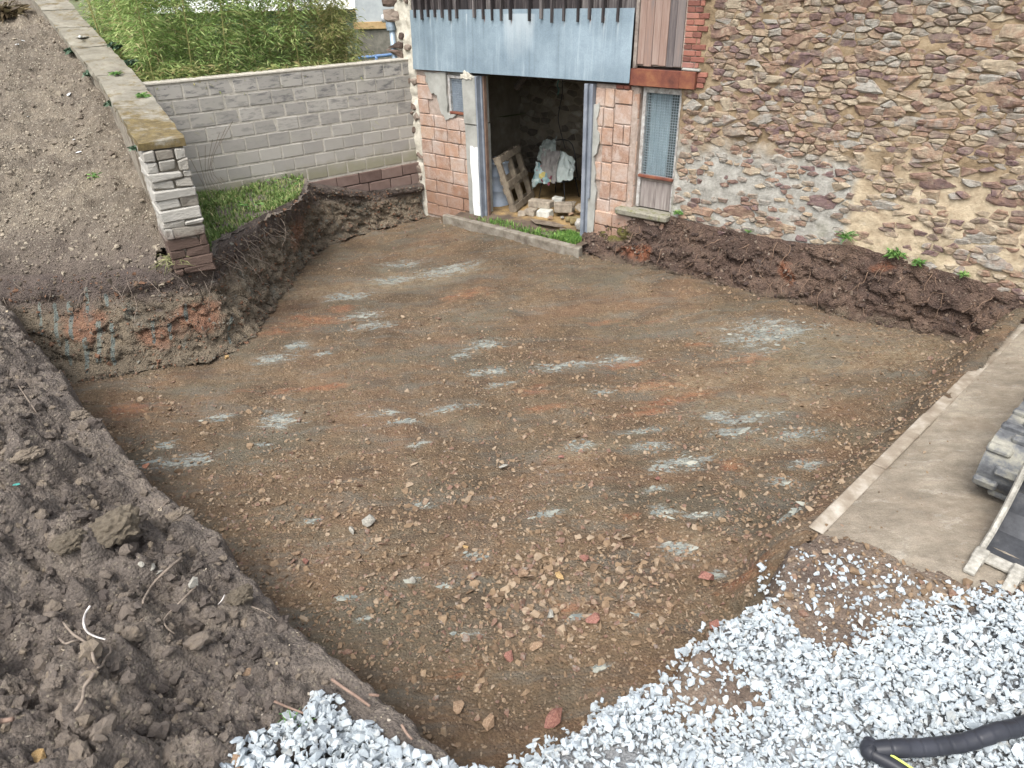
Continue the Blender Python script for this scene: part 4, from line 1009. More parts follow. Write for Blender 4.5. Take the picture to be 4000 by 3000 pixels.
def path_at(q):
    n = len(WALLR) - 1; k = min(int(q * n), n - 1); f_ = q * n - k
    return WALLR[k].lerp(WALLR[k + 1], f_)
def left_of(q):
    a, b = path_at(max(0, q - .03)), path_at(min(1, q + .03)); d = b - a; d.z = 0; d.normalize(); return Vector((-d.y, d.x, 0))
def wall_prism(name, qs, w0, w1, ztop, zbot, mat, parent, jit=.0):
    V = []; F = []
    for q in qs:
        p = path_at(q); l_ = left_of(q); zt_ = p.z + ztop
        for a, z_ in ((w0, zt_), (w1, zt_), (w1, zbot(p)), (w0, zbot(p))):
            v = p + l_ * a; V.append((v.x + rnd.uniform(-jit, jit), v.y + rnd.uniform(-jit, jit), z_ + rnd.uniform(-jit, jit)))
    for i in range(len(qs) - 1):
        for k in range(4): F.append((i * 4 + k, i * 4 + (k + 1) % 4, i * 4 + 4 + (k + 1) % 4, i * 4 + 4 + k))
    n = (len(qs) - 1) * 4; F += [(3, 2, 1, 0), (n, n + 1, n + 2, n + 3)]
    return pobj(name, V, F, mat, parent)
qq = [.0, .06, .125, .175, .25, .33, .42, .55, .68, .82, 1.0]
for a, b in zip(qq[:-1], qq[1:]):
    wall_prism('coping_slab', [a + .001, a + (b - a) * .25, a + (b - a) * .5, a + (b - a) * .75, b - .001], .0, .455, 0, lambda p: p.z - .075, M_COPE, TWL, .012)
wall_prism('wall_body', [.085, .2, .25, .35, .5, .7, 1.0], .03, .42, -.077, lambda p: .9, M_WBODY, TWL)
t = NT('pier_stone'); xyz = t.sep(t.worldco()); f = t.math('ADD', t.math('MULTIPLY', t.noise(12, 5, .7), .5), t.math('MULTIPLY', t.objrand(), .5))
c = t.ramp(f, [(.2, srgb(112, 104, 92)), (.4, srgb(140, 134, 122)), (.6, srgb(166, 162, 152)), (.85, srgb(186, 182, 172))])
c = t.mix(t.step(t.math('ADD', xyz[2], t.math('MULTIPLY', t.noise(6, 4, .6), .2)), 1.52, 1.40), c, srgb(92, 74, 64))
t.bump(t.noise(16, 6, .75, t.mapped((1, 1, 3))), .9, .02); M_PIER = t.out(c, .93)
def pier_course(z0, z1, splits, depth):
    p0 = path_at(0); d = (path_at(.08) - p0); d.z = 0; d.normalize(); l_ = Vector((-d.y, d.x, 0))
    e = [0] + splits + [1]
    for a, b in zip(e[:-1], e[1:]):
        bm = box_bm(.02 + a * .42 + .004, .02 + b * .42 - .004, rnd.uniform(-.015, .02), depth, z0 + .004, z1 - .003, .012, jit=.015)
        M = Matrix(((l_.x, d.x, 0, p0.x), (l_.y, d.y, 0, p0.y), (0, 0, 1, 0), (0, 0, 0, 1)))
        bm.transform(M)
        if M.determinant() < 0: bmesh.ops.reverse_faces(bm, faces=bm.faces)
        bmobj('pier_stone', bm, M_PIER, TWL)
wall_prism('pier_core', [.004, .05, .1], .035, .405, -.09, lambda p: .95, M_WBODY, TWL)
z = .93
while z < 2.24:
    h = rnd.uniform(.055, .13); h = min(h, 2.262 - z)
    if 2.262 - z - h < .04: h = 2.262 - z
    sp = rnd.choice([[], [.45], [.62], [.3, .72], [.22], [.8]]); pier_course(z, z + h, sp, rnd.uniform(.5, .62)); z += h

# ================================================================== LOOSE STONE, SOIL CLODS, GRAVEL
M_FRAG = simple('rock_fragments', [(.12, srgb(84, 68, 54)), (.3, srgb(114, 92, 68)), (.5, srgb(136, 112, 84)), (.66, srgb(152, 133, 108)), (.8, srgb(116, 84, 68)), (.92, srgb(136, 132, 120)), (.99, srgb(166, 132, 88))], 30, .93, .6, .004, 'island', world=True)
def pit_mask(x, y):
    ok = floor_keep(x, y) & (~inside(HEAP, x, y)) & (~inside(GBED, x, y)) & (kerb_d(x, y) > .03)
    lw = [(p[0], p[1]) for p in base1]; poly = lw + [(-1.5, 12.5), (7, 13), (7, 0), (-6.6, 0)]
    return ok & inside(poly, x, y)
n = 130000; x = RS.uniform(-5.4, 6.4, n); y = RS.uniform(1.7, 12.4, n)
den = .3 + .9 * (1 - sstep(3.5, 9.0, y)) + .7 * fbm(x * .9, y * .9, 3, 400)
q = to_px(np.stack([x, y, 0 * x], -1))
den = den + .9 * np.exp(-(((q[:, 0] - 1180) / 260) ** 2 + ((q[:, 1] - 1270) / 130) ** 2))
m = pit_mask(x, y) & (RS.uniform(0, 1.5, n) < den)
x, y = x[m], y[m]; sz = np.exp(RS.normal(math.log(.026), .5, len(x))) * (1 - .25 * sstep(4, 9, y)); sz = sz * (1 + .75 * np.exp(-(((q[m][:, 0] - 1200) / 230) ** 2 + ((q[m][:, 1] - 1290) / 120) ** 2))); sz = np.clip(sz, .008, .10)
kind(scatter('rock_fragments', GRITS + ROCKS[:6], np.stack([x, y, floor_z(x, y) + sz * .09], -1), sz, M_FRAG, .5, 3), 'stuff', 'brown and grey rock fragments strewn over the pit floor')
n = 9000; x = RS.uniform(-5.2, 6.2, n); y = RS.uniform(1.7, 12.3, n); m = pit_mask(x, y) & (fbm(x * .8 + 5, y * .8, 3, 402) > -.1); x, y = x[m], y[m]
sz = RS.uniform(.006, .02, len(x))
M_CRUMB = simple('earth_crumbs', [(.2, srgb(84, 68, 52)), (.5, srgb(106, 86, 64)), (.8, srgb(124, 102, 78))], 30, .96, .5, .004, 'island', world=True)
kind(scatter('earth_crumbs', CLODS0[:6], np.stack([x, y, floor_z(x, y) + sz * .15], -1), sz, M_CRUMB, .6, 5), 'stuff', 'small brown crumbs of earth over the pit floor')

# pale slivers of bedrock scraped flat by the bucket
SLIV = [hull_rock(620 + i, 9, (1, .42, .10)) for i in range(8)]
P, S, A = [], [], []; rsv = np.random.RandomState(77)
for (cx, cy, a, b, th) in BP:
    for _ in range(int(6 + 26 * a * b / .02)):
        u, v = rsv.normal(0, .42, 2); x_ = cx + u * a * math.cos(th) - v * b * math.sin(th); y_ = cy + u * a * math.sin(th) + v * b * math.cos(th)
        if bool(pit_mask(np.array(x_), np.array(y_))): P.append((x_, y_)); A.append(th + rsv.normal(0, .22)); S.append(float(np.clip(np.exp(rsv.normal(math.log(.05), .5)), .02, .16)))
P = np.array(P); S = np.array(S); A = np.array(A); M_SLIV = simple('pale_bedrock', [(.15, srgb(96, 102, 98)), (.4, srgb(118, 124, 118)), (.7, srgb(142, 144, 132)), (.95, srgb(166, 164, 148))], 30, .9, .5, .004, 'island', world=True)
kind(scatter('bedrock_slivers', SLIV, np.stack([P[:, 0], P[:, 1], floor_z(P[:, 0], P[:, 1]) + .001], -1), S, M_SLIV, .06, 78, ang=A), 'stuff', 'pale grey slivers of scraped bedrock in the pit floor')
# grit dropped on the driveway
n = 1500; x = RS.uniform(1.9, 5.5, n); y = RS.uniform(2.7, 6.5, n); dv = sdist(DRV, x, y); m = (dv > .02) & (RS.uniform(0, 1, n) < np.exp(-dv / .35) + .06); x, y = x[m], y[m]; sz = np.clip(np.exp(RS.normal(math.log(.012), .5, len(x))), .005, .04)
kind(scatter('driveway_grit', GRITS, np.stack([x, y, drive_z(x, y) + sz * .2], -1), sz, M_FRAG, .5, 79), 'stuff', 'brown grit scattered on the driveway edge')
# clods on the spoil heap
def on_heap(n, box_, mind, seed):
    r = np.random.RandomState(seed); x = r.uniform(box_[0], box_[1], n); y = r.uniform(box_[2], box_[3], n)
    d = np.where(inside(HEAP, x, y), 1, -1) * pdist(rimline, x, y); m = d > mind; return x[m], y[m], d[m]
x, y, d = on_heap(17000, (-6.6, .2, .9, 7.4), .05, 21)
keepm = np.random.RandomState(5).uniform(0, 1, len(x)) < (.22 + .78 * (1 - sstep(-1.8, -.5, x))); x, y, d = x[keepm], y[keepm], d[keepm]
sz = np.clip(np.exp(RS.normal(math.log(.027), .5, len(x))), .01, .11) * (.5 + .5 * sstep(.05, .5, d))
kind(scatter('soil_clods', CLODS0, np.stack([x, y, heap_z(x, y) + sz * .12], -1), sz, M_CLOD, .8, 22), 'stuff', 'dark crumbly clods of earth over the spoil heap')
x, y, d = on_heap(2600, (-6.4, -.6, 1.0, 7.2), .12, 25)
sz = np.clip(np.exp(RS.normal(math.log(.055), .35, len(x))), .03, .12)
kind(scatter('middling_clods', CLODS1, np.stack([x, y, heap_z(x, y) + sz * .1], -1), sz, M_CLOD, .7, 26), 'stuff', 'fist-sized clods of dug earth on the spoil heap')
x, y, d = on_heap(520, (-6.4, -.7, 1.2, 7.2), .25, 27)
sz = np.clip(np.exp(RS.normal(math.log(.075), .4, len(x))), .04, .19)
kind(scatter('big_clods', CLODS, np.stack([x, y, heap_z(x, y) + sz * .05], -1), sz, M_CLOD, .5, 28), 'stuff', 'large lumps of dug earth on the spoil heap')
x, y, d = on_heap(5000, (-6.6, .2, .9, 7.4), .04, 31)
sz = np.clip(np.exp(RS.normal(math.log(.015), .45, len(x))), .006, .05)
M_HSTONE = simple('heap_stones', [(.2, srgb(112, 100, 88)), (.5, srgb(140, 128, 112)), (.75, srgb(166, 156, 140)), (.95, srgb(188, 168, 128))], 30, .93, .5, .004, 'island', world=True)
kind(scatter('heap_stones', GRITS, np.stack([x, y, heap_z(x, y) + sz * .2], -1), sz, M_HSTONE, .6, 32), 'stuff', 'small pale stones mixed into the spoil heap')
# clods on the slope and along the banks
x = RS.uniform(-9.5, -3.8, 9000); y = 7.2 + 6.8 * RS.uniform(0, 1, 9000) ** 1.6; m = (x < wall_x(y) - .55); x, y = x[m], y[m]
sz = np.clip(np.exp(RS.normal(math.log(.03), .5, len(x))), .012, .12)
M_SCLOD = simple('slope_clods', [(.2, srgb(104, 92, 80)), (.5, srgb(132, 120, 104)), (.8, srgb(154, 142, 122))], 26, .96, .8, .01, 'island', world=True)
kind(scatter('slope_clods', CLODS0, np.stack([x, y, slope_z(x, y) + sz * .05], -1), sz, M_SCLOD, .6, 41), 'stuff', 'dry light brown clods lying on the soil slope')
def bank_scatter(name, Q, u0, u1, v0, v1, n, med, mat, variants, seed, label, nr, smooth=False):
    r = np.random.RandomState(seed); a = r.randint(int(u0 * (len(Q) - 1)), int(u1 * (len(Q) - 1)), n); b = (r.uniform(v0, v1, n) * (Q.shape[1] - 1)).astype(int)
    sz = np.clip(np.exp(r.normal(math.log(med), .5, n)), med * .4, med * 3.2)
    kind(scatter(name, variants, Q[a, b] + nr[a] * .004, sz, mat, .7, seed + 1, smooth), 'stuff', label)
M_BCHIP = simple('bank_chips', [(.2, srgb(70, 62, 52)), (.45, srgb(96, 86, 70)), (.65, srgb(120, 84, 60)), (.85, srgb(112, 112, 102)), (.97, srgb(150, 120, 74))], 20, .93, .6, .005, 'island', world=True)
bank_scatter('bank_chips', BQ, .1, 1, .02, .98, 4200, .032, M_BCHIP, ROCKS + GRITS, 51, 'angular rock chips stuck in the left cut face', BN)
bank_scatter('toe_rubble', BQ, .16, 1, .0, .06, 500, .035, M_BCHIP, ROCKS, 53, 'fallen rock chips along the foot of the left bank', BN + np.array([0, 0, 0]))
M_DCHIP = simple('dark_bank_chips', [(.2, srgb(60, 48, 44)), (.5, srgb(84, 68, 58)), (.75, srgb(110, 90, 74)), (.96, srgb(160, 150, 134))], 20, .95, .6, .005, 'island', world=True)
bank_scatter('dark_bank_clods', BQ2, .0, 1, .02, .98, 2600, .032, M_DCHIP, CLODS0 + GRITS, 55, 'dark clods and chips in the bank under the stone wall', BN2)

# white gravel
M_GRAV = simple('white_gravel', [(.05, srgb(120, 130, 136)), (.25, srgb(152, 162, 168)), (.5, srgb(180, 189, 193)), (.75, srgb(168, 177, 180)), (.92, srgb(190, 187, 178)), (.995, srgb(170, 150, 120))], 40, .85, .5, .004, 'island', world=True)
PILE = [(520, 1690), (560, 1640), (600, 1590), (660, 1550), (690, 1512), (722, 1510), (760, 1550), (820, 1580), (880, 1625), (960, 1640), (1100, 1632), (1110, 1700), (1100, 1900), (450, 1900)]
def poly_site(L, z): return [tuple(site(a, b, z))[:2] for a, b in L]
DW, PW = poly_site(DENSE, .5), poly_site(PILE, .52)
n = 110000; x = RS.uniform(-1.7, 4.2, n); y = RS.uniform(.9, 4.2, n)
dd = sdist(DW, x, y); dp_ = sdist(PW, x, y); nz = fbm(x * 3, y * 3, 3, 501)
p = np.maximum(sstep(-.10, .08, dd + .10 * nz), sstep(-.03, .05, dp_ + .04 * nz))
bare = np.exp(-((x - site(1330, 1640, .5).x) / .28) ** 2 - ((y - site(1330, 1640, .5).y) / .10) ** 2)
p = p * (1 - .85 * bare)
sparse = inside(GBED, x, y) & (dd > -.55) & (sdist(DRV, x, y) < -.05)
p = np.maximum(p, np.where(sparse, .11 * (1 + 2.2 * nz), 0))
m = (RS.uniform(0, 1, n) < p * .72); x, y, dd, dp_ = x[m], y[m], dd[m], dp_[m]
gz = np.where(inside(HEAP, x, y) & (~inside(GBED, x, y)), heap_z(x, y), bed_z(x, y))
lump = .03 + .05 * fbm(x * 2.2, y * 2.2, 3, 505)
hgt = np.where(np.maximum(dd, dp_) > 0, RS.uniform(0, 1, len(x)) * .03 + .6 * lump * sstep(.0, .3, np.maximum(dd, dp_)), .0)
hgt = hgt + .06 * sstep(.0, .28, dp_)
sz = np.clip(np.exp(RS.normal(math.log(.038), .36, len(x))), .012, .085)
sz = np.where(dp_ > -.02, sz * 1.22, sz * (1.0 - .12 * sstep(2.2, 3.2, y)))
kind(scatter('white_gravel', ROCKS, np.stack([x, y, np.maximum(gz, .3) + sz * .18 + hgt], -1), sz, M_GRAV, .8, 61), 'stuff', 'crushed white gravel heaped at the near edge of the pit')
# brown broken stones between gravel and driveway
n = 700; x = RS.uniform(1.4, 3.2, n); y = RS.uniform(2.4, 3.6, n); m = inside(GBED, x, y) & (sdist(DW, x, y) < .1) & (sdist(DRV, x, y) < .1); x, y = x[m], y[m]; sz = np.clip(np.exp(RS.normal(math.log(.032), .5, len(x))), .01, .09)
kind(scatter('brown_rubble', ROCKS, np.stack([x, y, bed_z(x, y) + sz * .15], -1), sz, M_FRAG, .5, 66), 'stuff', 'brown broken stones between the gravel and the driveway')

# ---- loose stones big enough to point at
def march(px, py, f, z1, z0):                 # first point of the sight line that lies on the surface f
    zs = np.arange(z1, z0, -.004); a = site(px, py, 0); b = site(px, py, 1.0)
    X = a.x + (b.x - a.x) * zs; Y = a.y + (b.y - a.y) * zs; hit = np.nonzero(f(X, Y) >= zs)[0]
    i = hit[0] if len(hit) else len(zs) - 1
    return Vector((X[i], Y[i], zs[i]))
M_TANLUMP = simple('tan_clay', [(.3, srgb(112, 100, 84)), (.5, srgb(134, 121, 101)), (.7, srgb(152, 138, 114))], 16, .96, 1.0, .02)
M_LB = simple('brown_rock', [(.3, srgb(122, 96, 72)), (.5, srgb(148, 120, 92)), (.7, srgb(170, 146, 116))], 12, .93, .7, .006)
M_LG = simple('grey_rock', [(.3, srgb(128, 126, 116)), (.5, srgb(156, 152, 140)), (.7, srgb(182, 176, 162))], 12, .93, .7, .006)
M_LR = simple('red_rock', [(.3, srgb(112, 72, 62)), (.5, srgb(142, 94, 80)), (.7, srgb(166, 122, 104))], 12, .93, .7, .006)
M_LO = simple('orange_brick_lump', [(.3, srgb(150, 90, 62)), (.5, srgb(186, 120, 84)), (.7, srgb(200, 160, 134))], 12, .93, .7, .006)
M_LY = simple('ochre_rock', [(.3, srgb(144, 112, 62)), (.5, srgb(174, 140, 84)), (.7, srgb(190, 164, 116))], 12, .93, .7, .006)
for (px, py, s_, mt, lab) in [
    (1086, 1010, .13, M_LG, 'pinkish grey fist-sized stone lying alone mid pit floor'), (798, 1130, .17, M_LG, 'largest pale grey rock on the pit floor, pointed top'),
    (766, 1145, .12, M_LG, 'flat grey rock touching the large pointed one in the pit'), (726, 1110, .09, M_LB, 'brown stone just left above the pointed grey rock'),
    (1445, 1310, .10, M_LB, 'tan rock in the near right part of the pit floor'), (1190, 1330, .12, M_LG, 'pale cracked stone in the near rubble patch of the pit'),
    (1160, 1395, .12, M_LB, 'tan pink stone on the near pit floor below the rubble'), (1100, 1415, .10, M_LR, 'reddish stone left beside the tan pink stone'),
    (1282, 1340, .13, M_LR, 'red flat stone at the edge of the near rubble patch'), (1262, 1205, .09, M_LR, 'dull red cube-like stone at the far side of the rubble'),
    (1525, 1253, .16, M_LR, 'purple red rock by the right pit edge'), (1545, 1355, .10, M_LR, 'mauve stone close to the gravel edge in the pit'),
    (1195, 1552, .17, M_LR, 'flat reddish slab near the front corner of the pit'), (890, 1250, .07, M_LG, 'narrow pale grey shard on the left pit floor'),
    (640, 1195, .10, M_LB, 'dark brown wedge stone near the left pit edge'), (1420, 1035, .09, M_LR, 'pink flat stone below the long white smear'),
    (1215, 990, .09, M_LR, 'small maroon stone left of the white smears'), (1130, 1240, .11, M_LB, 'brown angular stone upper left in the rubble patch'),
    (1210, 1245, .12, M_LY, 'yellowish stone in the middle of the rubble patch'), (1060, 1560, .14, M_LB, 'round brown boulder at the front corner of the pit'),
    (990, 1525, .12, M_LB, 'brown stone under the left rim near the front corner'), (1005, 1180, .07, M_LY, 'small ochre stone on the middle pit floor'),
    (1640, 1150, .08, M_LB, 'tan stone by the end of the driveway edging'), (490, 768, .09, M_LY, 'ochre rock at the foot of the left bank'),
    (1415, 1265, .08, M_LB, 'small tan stone left of the purple red rock'), (660, 1215, .07, M_LR, 'small dark red stone near the left rim')]:
    p_ = site(px, py, .02); p_.z = float(floor_z(np.array(p_.x), np.array(p_.y))) + s_ * .22
    rock_obj('loose_stone', p_, s_, mt, rnd.randint(0, 15), rnd.uniform(0, 6), lab, 'stone', 'larger stones lying loose in the pit')
for (px, py, s_, mt, lab) in [(316, 1012, .12, M_LO, 'orange brick fragment on the crest of the spoil heap'), (385, 1118, .19, None, 'largest rounded grey brown lump on the spoil heap crest'),
    (250, 1145, .32, None, 'huge tan slab of clay standing out of the heap'), (150, 1175, .2, None, 'tan clay lump left of the huge slab on the heap'), (520, 1290, .17, None, 'tan clay lump low on the heap near the rim'), (60, 985, .18, None, 'brown lump high on the heap at the left'), (170, 900, .16, None, 'brown lump near the far crest of the heap'),
    (420, 1265, .12, M_LG, 'grey flat stone on the lower spoil heap'), (330, 1228, .07, M_LG, 'white concrete crumb on the spoil heap beside two others'), (345, 1240, .06, M_LG, 'white crumb just right below the first on the heap'), (308, 1222, .06, M_LG, 'white crumb left of the other two on the heap'),
    (540, 1462, .10, M_LB, 'cream stone on the heap left of the white pile'), (520, 1655, .12, M_LB, 'tan stone at the bottom edge beside the white pile'), (440, 1390, .08, M_LG, 'pale round pebble on the heap'), (85, 1640, .09, M_LY, 'yellow brown stone in the bottom left corner')]:
    p_ = march(px, py, heap_z, 1.6, .0); p_.z += s_ * (.2 if mt else .06)
    if mt is None: rock_obj('earth_lump', p_, s_, M_TANLUMP if 'tan' in lab else M_CLOD, 1 if 'tan' in lab else 0, 1.0, lab, 'lump', 'big lumps on the spoil heap', (1, .75, .7), None, CLODS)
    else: rock_obj('loose_stone', p_, s_, mt, rnd.randint(0, 15), rnd.uniform(0, 6), lab, 'stone', 'larger stones on the spoil heap')

# ---- roots, sticks and scraps
M_ROOT = simple('dry_root', [(.3, srgb(104, 90, 78)), (.7, srgb(148, 134, 118))], 20, .92, .4, .003)
M_ROOTW = simple('peeled_root', [(.3, srgb(186, 178, 168)), (.7, srgb(224, 218, 212))], 20, .8, .2, .002)
M_TWIG = simple('brown_twig', [(.3, srgb(112, 88, 74)), (.7, srgb(156, 130, 112))], 20, .9, .3, .003)
def heap_pt(px, py, lift=.015):
    p_ = march(px, py, heap_z, 1.6, .0); p_.z += lift; return p_
def smooth_path(pts, k=4):
    out = []
    n = len(pts)
    for i in range(n - 1):
        p0, p1, p2, p3 = pts[max(i - 1, 0)], pts[i], pts[i + 1], pts[min(i + 2, n - 1)]
        for j in range(k):
            u = j / k; out.append(.5 * ((2 * p1) + (-p0 + p2) * u + (2 * p0 - 5 * p1 + 4 * p2 - p3) * u * u + (-p0 + 3 * p1 - 3 * p2 + p3) * u ** 3))
    out.append(pts[-1]); return out
def strand(name, pts, r0, r1, mat, label, cat, group=None, n=6):
    P = smooth_path(pts); rad = [r0 + (r1 - r0) * i / (len(P) - 1) for i in range(len(P))]
    V, F = tube(P, rad, n); o = pobj(name, V, F, mat, None, True); return tag(o, label, cat, group)
strand('root', [heap_pt(a, b, .075) for a, b in ((205, 1330), (194, 1348), (192, 1370), (200, 1388), (218, 1398), (238, 1404))], .006, .004, M_ROOTW, 'bright white curved root on the dark spoil heap', 'root')
strand('root', [heap_pt(a, b, .055) for a, b in ((145, 1360), (165, 1385), (190, 1402), (205, 1420), (212, 1445), (220, 1457), (210, 1475), (192, 1500), (187, 1530), (172, 1553))], .006, .009, M_ROOT, 'long forked brown root running down the spoil heap', 'root')
strand('root', [heap_pt(a, b, .055) for a, b in ((244, 1410), (246, 1425), (236, 1437), (228, 1455), (220, 1460))], .006, .006, M_ROOT, 'short crooked branch joining the forked root', 'root')
strand('root', [heap_pt(a, b, .055) for a, b in ((137, 1395), (150, 1407), (165, 1402), (178, 1402))], .006, .005, M_ROOT, 'small bent root left of the forked root', 'root')
strand('stick', [heap_pt(a, b, .075) for a, b in ((400, 1225), (370, 1250), (340, 1280), (320, 1315), (318, 1325))], .009, .006, M_ROOT, 'long grey stick standing on the middle of the heap', 'stick')
strand('stick', [heap_pt(a, b, .055) for a, b in ((430, 1280), (395, 1315), (362, 1350), (366, 1370), (385, 1385))], .006, .004, M_ROOT, 'thin bent grey stick below the longer one', 'stick')
strand('stick', [heap_pt(a, b, .055) for a, b in ((720, 1482), (745, 1500), (775, 1520), (802, 1540))], .009, .008, M_TWIG, 'straight pale brown stick above the white gravel pile', 'stick')
strand('stick', [heap_pt(a, b, .055) for a, b in ((597, 1530), (640, 1548), (680, 1562))], .007, .005, M_TWIG, 'brown twig pointing at the white gravel pile', 'stick')
strand('stick', [heap_pt(a, b, .055) for a, b in ((800, 1515), (822, 1517))], .008, .008, M_TWIG, 'short thick brown twig near the pit rim', 'stick')
strand('stick', [heap_pt(a, b, .055) for a, b in ((870, 1580), (882, 1600), (893, 1612))], .007, .006, M_TWIG, 'short upright twig beside scattered white stones', 'stick')
strand('root', [heap_pt(a, b, .075) for a, b in ((550, 1330), (570, 1338), (590, 1348), (603, 1362))], .004, .003, M_ROOT, 'pale forked root on the rim of the heap', 'root')
strand('root', [heap_pt(a, b, .055) for a, b in ((490, 1300), (484, 1312), (476, 1320))], .004, .003, M_ROOTW, 'tiny pale root tip on the heap', 'root')
strand('root', [heap_pt(a, b, .075) for a, b in ((372, 1098), (362, 1108), (350, 1120))], .004, .003, M_ROOT, 'pale root sticking out of the heap crest', 'root')
strand('stick', [heap_pt(a, b, .075) for a, b in ((-10, 1584), (20, 1581), (42, 1577))], .013, .010, M_TWIG, 'thick twig entering at the left edge of the heap', 'stick')
strand('stick', [heap_pt(a, b, .055) for a, b in ((45, 845), (65, 875), (85, 905))], .005, .004, M_ROOT, 'thin dry stalk on the far end of the heap', 'stick')
def wig(p, d, L, r, n=6, amp=.25, droop=.3):
    pts = [Vector(p)]; d = Vector(d).normalized()
    for i in range(n):
        d = (d + Vector((r.gauss(0, amp), r.gauss(0, amp), r.gauss(0, amp) - droop * .25))).normalized(); pts.append(pts[-1] + d * (L / n))
    return pts
rt = random.Random(99); parts_ = []
for k in range(70):
    i = rt.randint(int(.12 * len(BQ)), int(.62 * len(BQ))); j = int(len(BQ[0]) * rt.uniform(.7, .97)); p = BQ[i, j] + BN[i] * .01
    if rt.random() < .25: i = rt.randint(int(.40 * len(BQ)), int(.5 * len(BQ))); p = BQ[i, j] + BN[i] * .01
    pts = wig(p, tuple(BN[i] * .6 + np.array([rt.uniform(-.7, .7), 0, -.6])), rt.uniform(.12, .5), rt); r0 = rt.uniform(.0025, .006)
    parts_.append(tube(smooth_path(pts, 2), [r0 * (1 - .6 * q / (2 * 6)) for q in range(13)], 4, False))
V, F = join_vf(parts_); kind(pobj('bank_roots', V, F, M_ROOT, None, True), 'stuff', 'torn roots hanging from the left cut bank')
parts_ = []
for k in range(75):
    i = rt.randint(3, len(BQ2) - 20); j = int(len(BQ2[0]) * rt.uniform(.35, .96)); p = BQ2[i, j] + BN2[i] * .01
    pts = wig(p, tuple(BN2[i] * .5 + np.array([rt.uniform(-.6, .6), 0, -.7])), rt.uniform(.1, .38), rt, amp=.35); r0 = rt.uniform(.0025, .006)
    parts_.append(tube(smooth_path(pts, 2), [r0 * (1 - .6 * q / 12) for q in range(13)], 4, False))
V, F = join_vf(parts_); kind(pobj('wall_bank_roots', V, F, simple('reddish_root', [(.3, srgb(110, 84, 66)), (.7, srgb(152, 124, 100))], 20, .9, .3, .003), None, True), 'stuff', 'tangled roots poking from the dark bank under the stone wall')
# white scraps and weeds on the soil slope
M_SCRAP = simple('white_scrap', [(.3, srgb(206, 208, 206)), (.7, srgb(232, 234, 234))], 8, .7, .1, .002)
def slope_pt(px, py, lift=0.0):
    p_ = march(px, py, slope_z, 3.6, .9); p_.z += lift; return p_
for (px, py, s_, lab) in [(170, 332, .11, 'largest white paper scrap on the soil slope'), (160, 305, .05, 'small white scrap above the largest on the slope'), (82, 69, .12, 'white scrap in the dark hollow at the top of the slope'), (38, 99, .08, 'white chip high on the slope at the left edge'), (50, 91, .08, 'second white chip high on the slope, right of the first'), (62, 255, .05, 'tiny white chip halfway up the slope'), (150, 207, .10, 'pinkish white stone in the cracked soil of the slope')]:
    rock_obj('white_scrap', slope_pt(px, py, .02), s_, M_SCRAP, rnd.randint(0, 15), rnd.uniform(0, 6), lab, 'scrap', 'white bits on the soil slope', (1, .7, .4))
rock_obj('plastic_scrap', heap_pt(38, 1052, .02), .07, simple('teal_plastic', [(.3, srgb(40, 120, 112)), (.7, srgb(70, 160, 150))], 6, .5, .1, .002), 3, 0, 'teal plastic scrap on the spoil heap', 'scrap', None, (1, .6, .5))
# trowel left on the coping
q_ = .47; pt = path_at(q_); lf = left_of(q_)
tr = thing('trowel', 'old white trowel lying on the sloping wall coping', 'trowel', tuple(pt + lf * .25 + Vector((0, 0, .02))), .35)
bm = bmesh.new(); f_ = bm.faces.new([bm.verts.new((x_, y_, 0)) for x_, y_ in ((-.07, .10), (.07, .10), (.08, .02), (.03, -.05), (-.03, -.05), (-.08, .02))]); ex = bmesh.ops.extrude_face_region(bm, geom=[f_])
for v_ in [g_ for g_ in ex['geom'] if isinstance(g_, bmesh.types.BMVert)]: v_.co.z += .012
bmesh.ops.recalc_face_normals(bm, faces=bm.faces); bmobj('blade', bm, M_LG, tr)
V, F = tube([(0, -.04, .012), (0, -.12, .02), (.01, -.22, .02)], [.012, .016, .016], 8); pobj('handle', V, F, M_SCRAP, tr, True)

# ================================================================== THINGS IN THE DOORWAY
def bz(s, d): return float(bf_z(np.array(s), np.array(d)))
# drum
t = NT('galvanised_drum'); c = t.ramp(t.noise(5, 5, .65), [(.3, srgb(140, 154, 172)), (.6, srgb(164, 178, 194)), (.8, srgb(184, 196, 206))])
M_DRUM = t.out(c, .5, .0)
dr = thing('metal_drum', 'grey blue metal drum standing behind the pallet in the doorway', 'drum', tuple(bl(1.25, .62, bz(1.25, .62))), 0)
prof_ = [(.245, 0), (.25, .02), (.238, .03), (.238, .25), (.246, .262), (.238, .274), (.238, .5), (.246, .512), (.238, .524), (.238, .70), (.252, .71), (.252, .73), (.238, .735)]
V = []; F = []; n = 40
for r_, z_ in prof_ + [(.225, .73), (.225, .06), (.0, .06)]:
    for k in range(n): V.append((r_ * math.cos(2 * PI * k / n), r_ * math.sin(2 * PI * k / n), z_))
m = len(prof_) + 3
for i in range(m - 1):
    for k in range(n): F.append((i * n + k, i * n + (k + 1) % n, (i + 1) * n + (k + 1) % n, (i + 1) * n + k))
pobj('barrel', V, F, M_DRUM, dr, True)
V, F = tube([(math.cos(2 * PI * k / 24) * .25, math.sin(2 * PI * k / 24) * .25, .735) for k in range(25)], .008, 6, False); pobj('rim', V, F, M_ZINC, dr, True)
# stones and a wood scrap on/in the drum
tag(box('wood_offcut', -.12, .12, -.05, .05, 0, .03, M_WOODG, None, .004), 'pale wooden offcut lying across the drum top', 'board').location = bl(1.24, .64, bz(1.25, .62) + .747)
